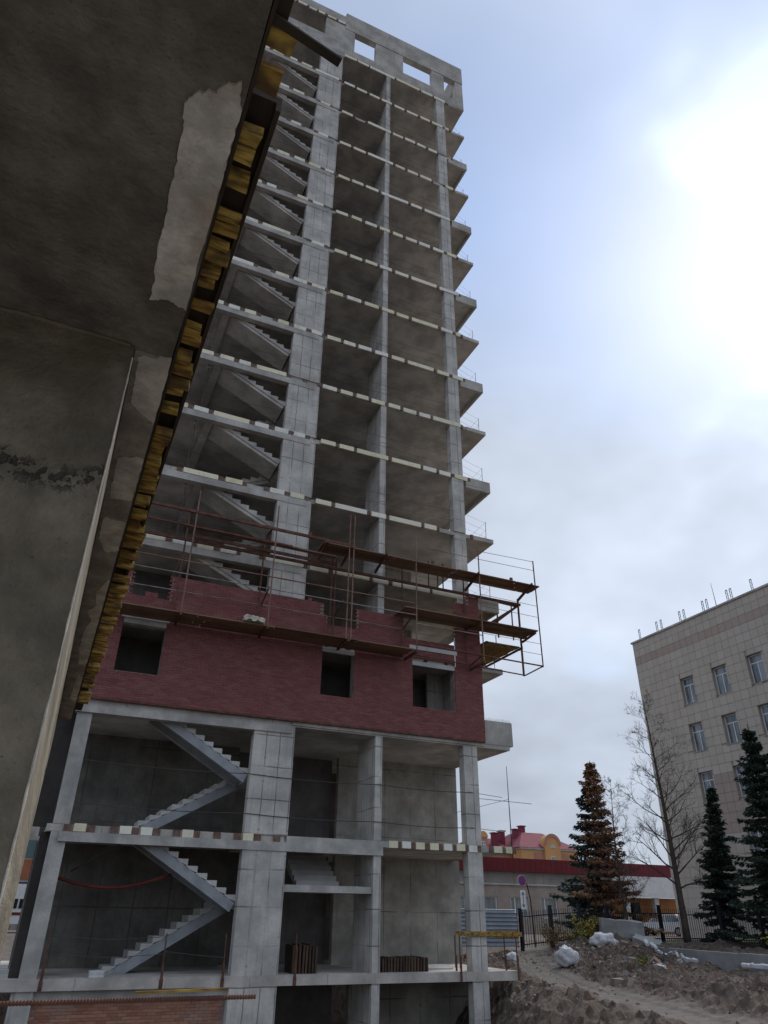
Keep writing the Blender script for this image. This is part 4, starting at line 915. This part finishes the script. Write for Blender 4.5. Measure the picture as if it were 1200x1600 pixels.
# low retaining kerb with white foil along its foot
KB = mat_concrete('kerb_concrete', (0.3, 0.3, 0.295), 0.2)
kp = [(28.2, 8.6), (27.0, 5.0), (26.0, 0.0), (25.2, -5.5), (24.6, -11)]
kb = MB()
for (ax, ay), (bx, by) in zip(kp, kp[1:]): kb.hexa([(ax, ay, -.2), (ax+.3, ay, -.2), (bx+.3, by, -.2), (bx, by, -.2), (ax, ay, .46), (ax+.3, ay, .46), (bx+.3, by, .44), (bx, by, .44)])
kb.build('retaining_kerb', KB, label='low grey concrete kerb wall below the fence on the right', cat='kerb')
for (ax, ay), (bx, by), lb in (((27.6, 7.2), (26.3, 2.2), 'long white plastic strip lying along the foot of the kerb'), ((25.75, -0.6), (25.2, -3.8), 'shorter white plastic strip along the kerb at the photo edge')):
    mb = MB(); n = 26
    for t in range(n):
        q = []
        for u in (t/n, (t+1)/n): x = ax-.2+(bx-ax)*u; y = ay+(by-ay)*u; q.append((x, y, max(ground_z(x, y), ground_z(x-.2, y), .05)+.04))
        (xa, ya, za), (xb, yb, zb) = q; w = .16+.08*noise.noise(Vector((t*.7, ax, 0))); h = .09+.05*noise.noise(Vector((t*.9, by, 3)))
        mb.hexa([(xa-w, ya, za-.05), (xa, ya, za-.05), (xb, yb, zb-.05), (xb-w, yb, zb-.05), (xa-w*.9, ya, za+h*.6), (xa-.01, ya, za+h), (xb-.01, yb, zb+h), (xb-w*.9, yb, zb+h*.6)])
    mb.build('plastic_strip', BAGW, label=lb, cat='plastic')

# ------------------------------------------------------------------ vegetation
BARK = mat_plain('bark', (0.085, 0.065, 0.055), 0.35, 6, 0.95, bump=0.5); BARKT = mat_plain('grey_bark', (0.13, 0.105, 0.095), 0.35, 6, 0.95, bump=0.5)
def leafmat(name, cols):
    k = NT(name); r = k.rnd(); c = cols[0]
    for i in range(1, len(cols)): c = k.mix(k.ramp(r, (i-.5)/len(cols), (i+.5)/len(cols)), c, cols[i])
    k.color(c); k.rough(.75); return k.m
NEEDLE = leafmat('spruce_needles', [(0.022, 0.04, 0.026), (0.036, 0.06, 0.04), (0.026, 0.046, 0.028), (0.045, 0.066, 0.048)])
NBLUE = leafmat('blue_spruce_needles', [(0.035, 0.06, 0.052), (0.05, 0.078, 0.07), (0.028, 0.045, 0.035)])
NBROWN = leafmat('brown_needles', [(0.34, 0.18, 0.095), (0.27, 0.145, 0.08), (0.40, 0.22, 0.12), (0.20, 0.12, 0.08), (0.16, 0.10, 0.07)])
YLEAF = leafmat('yellow_leaves', [(0.30, 0.24, 0.03), (0.36, 0.29, 0.05), (0.2, 0.18, 0.05)]); GLEAF = leafmat('green_leaves', [(0.05, 0.09, 0.02), (0.08, 0.12, 0.03), (0.1, 0.12, 0.04)]); DRYG = leafmat('dry_grass', [(0.2, 0.15, 0.07), (0.16, 0.13, 0.06), (0.26, 0.2, 0.1)])
def spruce(x, y, h, wid, label, mats, lean=(0, 0), seed=0, pick=None, dens=1.0):
    rr = random.Random(seed); z0 = ground_z(x, y) if y < 9.6 else 0.4
    T = empty('spruce_tree', (x, y, z0), label, 'tree')
    ax = lambda t: Vector((x+lean[0]*t, y+lean[1]*t, z0+h*t))
    MB().tube([ax(t/8) for t in range(9)], [0.16*h/9*(1-t/8.3)+.01 for t in range(9)], 8).build('trunk', BARK, T)
    cr = [MB() for _ in mats]; limbs = MB(); t = 0.05
    while t < 0.985:
        nb = rr.randint(6, 8); a0 = rr.uniform(0, 6.28)
        for q in range(nb):
            a = a0+6.283*q/nb+rr.uniform(-.35, .35); ln = wid*(1-t)**0.95*rr.choice((rr.uniform(.5, .85), rr.uniform(.8, 1.2)))+0.10; ln *= 1+.55*noise.noise(Vector((math.cos(a)*1.3, math.sin(a)*1.3, t*h*.8+seed*3))); c = ax(t+rr.uniform(-.012, .012))
            dr = Vector((math.cos(a), math.sin(a), 0)); droop = rr.uniform(.10, .32)*(1-t) - 0.35*max(0, t-.6)
            pts = [c + dr*(ln*s) + Vector((0, 0, -droop*ln*(s**.8)*1.6 + 0.16*ln*s**3)) for s in (0, .33, .66, 1)]
            limbs.tube(pts, [.022, .016, .01, .004], 4, cap=False)
            w = 0 if pick is None else pick(dr, t, rr)
            if w < 0: continue
            n = int((30+ln*105)*dens); sdv = Vector((-dr.y, dr.x, 0))
            for j in range(n):
                s = rr.uniform(.04, 1.02); i_ = min(2, int(s*3)); p = pts[i_].lerp(pts[i_+1], min(1, s*3-i_))
                spread = ln*.26*(1-s*.72)+.05; side = rr.uniform(-1, 1); p = p + sdv*(spread*side) + Vector((0, 0, rr.uniform(-.13, .03)-abs(side)*.05))
                L_ = rr.uniform(.13, .28); dv = (dr*rr.uniform(.35, 1) + sdv*(side*.9) + Vector((0, 0, rr.uniform(-.75, .15)))).normalized()*L_; sv = dv.cross(Vector((rr.uniform(-1, 1), rr.uniform(-1, 1), rr.uniform(.2, 1)))).normalized()*rr.uniform(.028, .055)
                cr[w].quad(p-sv*.6, p+dv*.5-sv, p+dv, p+dv*.5+sv)
        t += rr.uniform(.55, 1.0)*0.42/h
    limbs.build('limbs', BARK, T, kind='stuff')
    for m_, c in zip(mats, cr):
        if c.f: c.build('crown', m_, T)
    return T
spruce(36.6, 10.6, 8.3, 1.55, 'small dark green spruce between the bare tree and tall spruce', [NEEDLE], (0.7, -.6), 3, None, 1.0)
spruce(36.4, 5.7, 11.2, 3.3, 'tall dark spruce cut by the right photo edge', [NEEDLE], (0.1, 0), 4, None, 1.0)
vdir = Vector((-0.62, -0.78, 0)); lft = Vector((-0.78, 0.62, 0))
def pick1(dr, t, rr):
    e = dr.dot(lft)+rr.uniform(-.25, .25)
    if t > .86: return 1
    return 0 if e > 0.7 else (1 if dr.dot(vdir) > -0.7 else 0)
spruce(29.4, 12.2, 9.5, 2.7, 'half dead spruce with rusty brown needles behind the fence', [NBLUE, NBROWN], (0.35, -.35), 5, pick1, 1.0)
def bare(x, y, h, r, label, seed, lean=(0, 0), spread=1.0, mat=BARK, depth=4, start=.22, nb=22, twmat=None):
    rr = random.Random(seed); z0 = ground_z(x, y) if y < 9.6 else 0.42
    T = empty('bare_tree', (x, y, z0), label, 'tree'); n = 12
    ax = lambda t: Vector((x+lean[0]*t+.10*math.sin(t*5+seed), y+lean[1]*t+.08*math.sin(t*4), z0-.1+h*t))
    MB().tube([ax(t/n) for t in range(n+1)], [r*(1-.93*(t/n)**.8) for t in range(n+1)], 9).build('trunk', mat, T, smooth=True)
    br_ = MB(); tw_ = MB()
    def grow(p, d, ln, rad, lev):
        m = 4; P = [p]; d = d.copy()
        for i in range(m):
            d = (d + Vector((rr.gauss(0, .13), rr.gauss(0, .13), rr.gauss(.045, .08)))).normalized(); P.append(P[-1]+d*(ln/m))
        (br_ if lev < 2 else tw_).tube(P, [rad*(1-.72*i/m) for i in range(m+1)], 5 if lev < 1 else 3, cap=False)
        if lev >= depth-1: return
        for q in range(rr.randint(4, 6) if lev < 2 else rr.randint(3, 5)):
            s = rr.uniform(.25, 1); i_ = min(m-1, int(s*m)); b = P[i_].lerp(P[i_+1], s*m-i_)
            sdv = d.cross(Vector((rr.gauss(0, 1), rr.gauss(0, 1), rr.gauss(0, 1)))).normalized()
            grow(b, (d*.75+sdv*rr.uniform(.45, .9)+Vector((0, 0, .1))).normalized(), ln*rr.uniform(.35, .58), max(.0055, rad*.42), lev+1)
    for q in range(nb):
        t = start+(1-start)*(q+rr.random())/nb; a = q*2.4+rr.uniform(-.5, .5); p = ax(min(t, .98))
        ln = h*.27*spread*(1.05-t)**.6*rr.uniform(.65, 1.1); grow(p, Vector((math.cos(a), math.sin(a), rr.uniform(.25, .75))).normalized(), ln, max(.012, r*.30*(1.1-t)), 0)
    br_.build('branches', mat, T, kind='stuff'); tw_.build('twigs', twmat or mat, T, kind='stuff')
bare(32.6, 9.2, 13.0, .21, 'tall bare tree with leaning dark trunk before the tiled building', 12, (-.2, .1), .95, BARK, 4, .2, 40)
bare(29.2, 9.8, 8.2, .10, 'slender bare tree entangled with the brown spruce', 21, (.3, .3), 1.0, BARK, 4, .12, 34)
TW2 = leafmat('brown_twigs', [(0.10, 0.075, 0.065), (0.13, 0.095, 0.08)])
for j, (x, y, h) in enumerate(((50, 60, 7.5), (58, 66, 8), (75, 100, 13))): bare(x, y, h, .16, ('hazy bare tree behind the maroon roof by the brown spruce', 'second hazy bare tree showing above the maroon roof', 'distant bare tree right of the orange mansion')[j], 31+j, (0, 0), 1.3, TW2, 4, .3, 22)
def bush(name, x, y, w, h, label, mat, n, seed, leaf=.07):
    rr = random.Random(seed); z0 = ground_z(x, y); B = empty(name, (x, y, z0), label, 'bush'); st_ = MB(); lf = MB()
    for q in range(14):
        a = rr.uniform(0, 6.28); e = Vector((math.cos(a)*w*rr.uniform(.2, .6), math.sin(a)*w*rr.uniform(.2, .6), h*rr.uniform(.6, 1.0))); b = Vector((x, y, z0-.05)); st_.tube([b, b+e*.5+Vector((0, 0, .08)), b+e], [.012, .008, .004], 4)
        for j in range(n//14):
            p = b+e*rr.uniform(.25, 1.05)+Vector((rr.gauss(0, .1), rr.gauss(0, .1), rr.gauss(0, .09)))*w; u = Vector((rr.gauss(0, 1), rr.gauss(0, 1), rr.gauss(0, 1))).normalized()*leaf*rr.uniform(.6, 1.2); v = u.cross(Vector((rr.gauss(0, 1), rr.gauss(0, 1), 1))).normalized()*leaf*.5; lf.quad(p-u, p+v, p+u, p-v)
    st_.build('stems', BARK, B, kind='stuff'); lf.build('foliage', mat, B)
bush('yellow_bush', 25.9, 9.2, 1.3, 1.15, 'bright yellow leafed bush in front of the iron fence', YLEAF, 420, 41)
bush('yellow_bush', 24.8, 8.8, 1.1, .6, 'low yellow green weeds left of the yellow bush', leafmat('yg', [(0.22, .2, .05), (.15, .16, .05)]), 320, 42)
bush('dry_bush', 23.5, 8.6, 1.0, 1.1, 'dry brown weeds beside the grey hoarding', DRYG, 520, 43, .06)
bush('green_shrub', 17.9, 8.6, .8, 2.0, 'green shrub showing behind the corner column', GLEAF, 700, 44)
bush('yellow_bush', 32.6, 3.6, 1.2, .8, 'small yellow bush under the tall spruces on the right', YLEAF, 240, 45, .08)
bush('weed_clump', 22.9, 1.9, .5, .4, 'small yellow green weed clump among rubble', leafmat('yg2', [(0.25, .24, .04), (.16, .18, .04)]), 260, 46, .05)
# brushwood heap and a stick
rr = random.Random(50); bh = MB()
for q in range(170):
    x = 24.4+rr.gauss(0, .75); y = 3.3+rr.gauss(0, .5); z = ground_z(x, y)+abs(rr.gauss(0, .16)); a = rr.uniform(-.6, .6)+.6; L_ = rr.uniform(.3, 1.1); bh.tube([(x, y, z), (x+L_*.5*math.cos(a), y+L_*.5*math.sin(a), z+rr.uniform(-.02, .14)), (x+L_*math.cos(a), y+L_*math.sin(a), z+rr.uniform(-.1, .2))], [.014, .01, .004], 3)
bh.build('brushwood', BARK, kind='stuff', label='tangled dark brushwood lying on the rubble mound', cat='brushwood')
MB().tube([(16.3, -2.4, ground_z(16.3, -2.4)+.02), (16.7, -1.8, ground_z(16.7, -1.8)+.12), (17.1, -1.3, ground_z(17.1, -1.3)+.25)], [.03, .025, .012], 5).build('stick', BARK, label='single dark stick lying beside the dirt track', cat='stick')
# concrete block, sacks, torn foil
cbk = rough_box(-1.0, 1.0, -.5, .5, 0, .75, .25, .06, 8); cz = ground_z(27.2, 8.0)
o = link('concrete_block', cbk.mesh('concrete_block', KB), (27.2, 8.0, cz-.05), label='big pale grey concrete block lying by the brown spruce', cat='concrete block'); o.rotation_euler = (R(3), R(4), R(-32))
cbk = rough_box(-.6, .6, -.4, .4, 0, .45, .2, .06, 18); o = link('concrete_block', cbk.mesh('concrete_block', KB), (27.4, 6.6, ground_z(27.4, 6.6)-.12), label='smaller tilted concrete lump at the right end of big block', cat='concrete block'); o.rotation_euler = (R(12), R(14), R(-50))
def sack(x, y, a, b, c, label, seed):
    mb = MB(); n, m = 26, 16; z = ground_z(x, y)+c*.62
    for i in range(m+1):
        for j in range(n):
            th, ph = math.pi*i/m, 2*math.pi*j/n; d_ = Vector((math.sin(th)*math.cos(ph), math.sin(th)*math.sin(ph), math.cos(th)))
            k_ = 1+.3*noise.noise(d_*1.9+Vector((seed, 0, 0)))+.3*abs(noise.noise(d_*4.0+Vector((0, seed, 0))))+.2*abs(noise.noise(d_*8.5+Vector((0, seed, 2))))-.1; mb.v.append((x+d_.x*a*k_, y+d_.y*b*k_, z+max(-.62, d_.z)*c*k_))
    for i in range(m):
        for j in range(n): mb.f.append((i*n+j, (i+1)*n+j, (i+1)*n+(j+1) % n, i*n+(j+1) % n))
    mb.build('rubbish_sack', BAGW, smooth=True, label=label, cat='sack', group='white sacks on the rubble')
sack(20.9, 4.1, .46, .42, .40, 'round white sack nearest the dirt track', 1.0); sack(24.6, 6.2, .62, .45, .32, 'white sack in front of the big concrete block', 2.0)
sack(19.9, 6.6, .3, .22, .2, 'small pale sack at the left end of the rubble', 3.0)
fo = rough_box(22.8, 23.3, 1.05, 1.3, 0, .16, .07, .11, 5.0); fz = ground_z(23, 1.2); fo.v = [(a, b, c_+fz) for a, b, c_ in fo.v]; fo.build('torn_foil', BAGW, label='torn white plastic foil beside the brushwood', cat='foil')
# rubble
STONE = mat_random('rubble_stone', [(0.3, 0.26, 0.23), (0.22, 0.18, 0.155), (0.36, 0.33, 0.31), (0.26, 0.15, 0.11), (0.16, 0.13, 0.11)], dirt=.3)
rr = random.Random(77); rs = MB()
def put_rock(mbx, x, y, s):
    z = ground_z(x, y)+s*.1; c = Vector((x, y, z)); ax_ = Matrix.Rotation(rr.uniform(0, 6.28), 3, (rr.gauss(0, 1), rr.gauss(0, 1), rr.gauss(0, 1)))
    mbx.hexa([c + ax_ @ Vector(((a+rr.uniform(-.25, .25))*s*.5, (b+rr.uniform(-.25, .25))*s*.4, (e+rr.uniform(-.25, .25))*s*.3)) for a, b, e in ((-1,-1,-1), (1,-1,-1), (1,1,-1), (-1,1,-1), (-1,-1,1), (1,-1,1), (1,1,1), (-1,1,1))])
for q in range(3000):
    u = rr.random()
    if u < .34: x, y = rr.gauss(23.5, 1.9), rr.gauss(5.2, 2.4)
    elif u < .5: x, y = rr.gauss(20, 1.6), rr.gauss(7.5, 1.6)
    else: x, y = rr.uniform(14.5, 25.5), rr.uniform(-14, 8)
    if track_d(x, y) < .9 and rr.random() < .8 or y > 9.2: continue
    put_rock(rs, x, y, rr.uniform(.03, .09)*(1 if rr.random() < .9 else 2))
for q in range(30):
    x, y = (rr.gauss(22.5, 2.2), rr.gauss(4, 3)) if q < 22 else (rr.uniform(16, 24), rr.uniform(-11, 2))
    if track_d(x, y) > 1.0 and y < 9: put_rock(rs, x, y, rr.uniform(.18, .42))
rs.build('rubble', STONE, kind='stuff', label='scattered small stones and brick rubble over the dirt', cat='rubble')
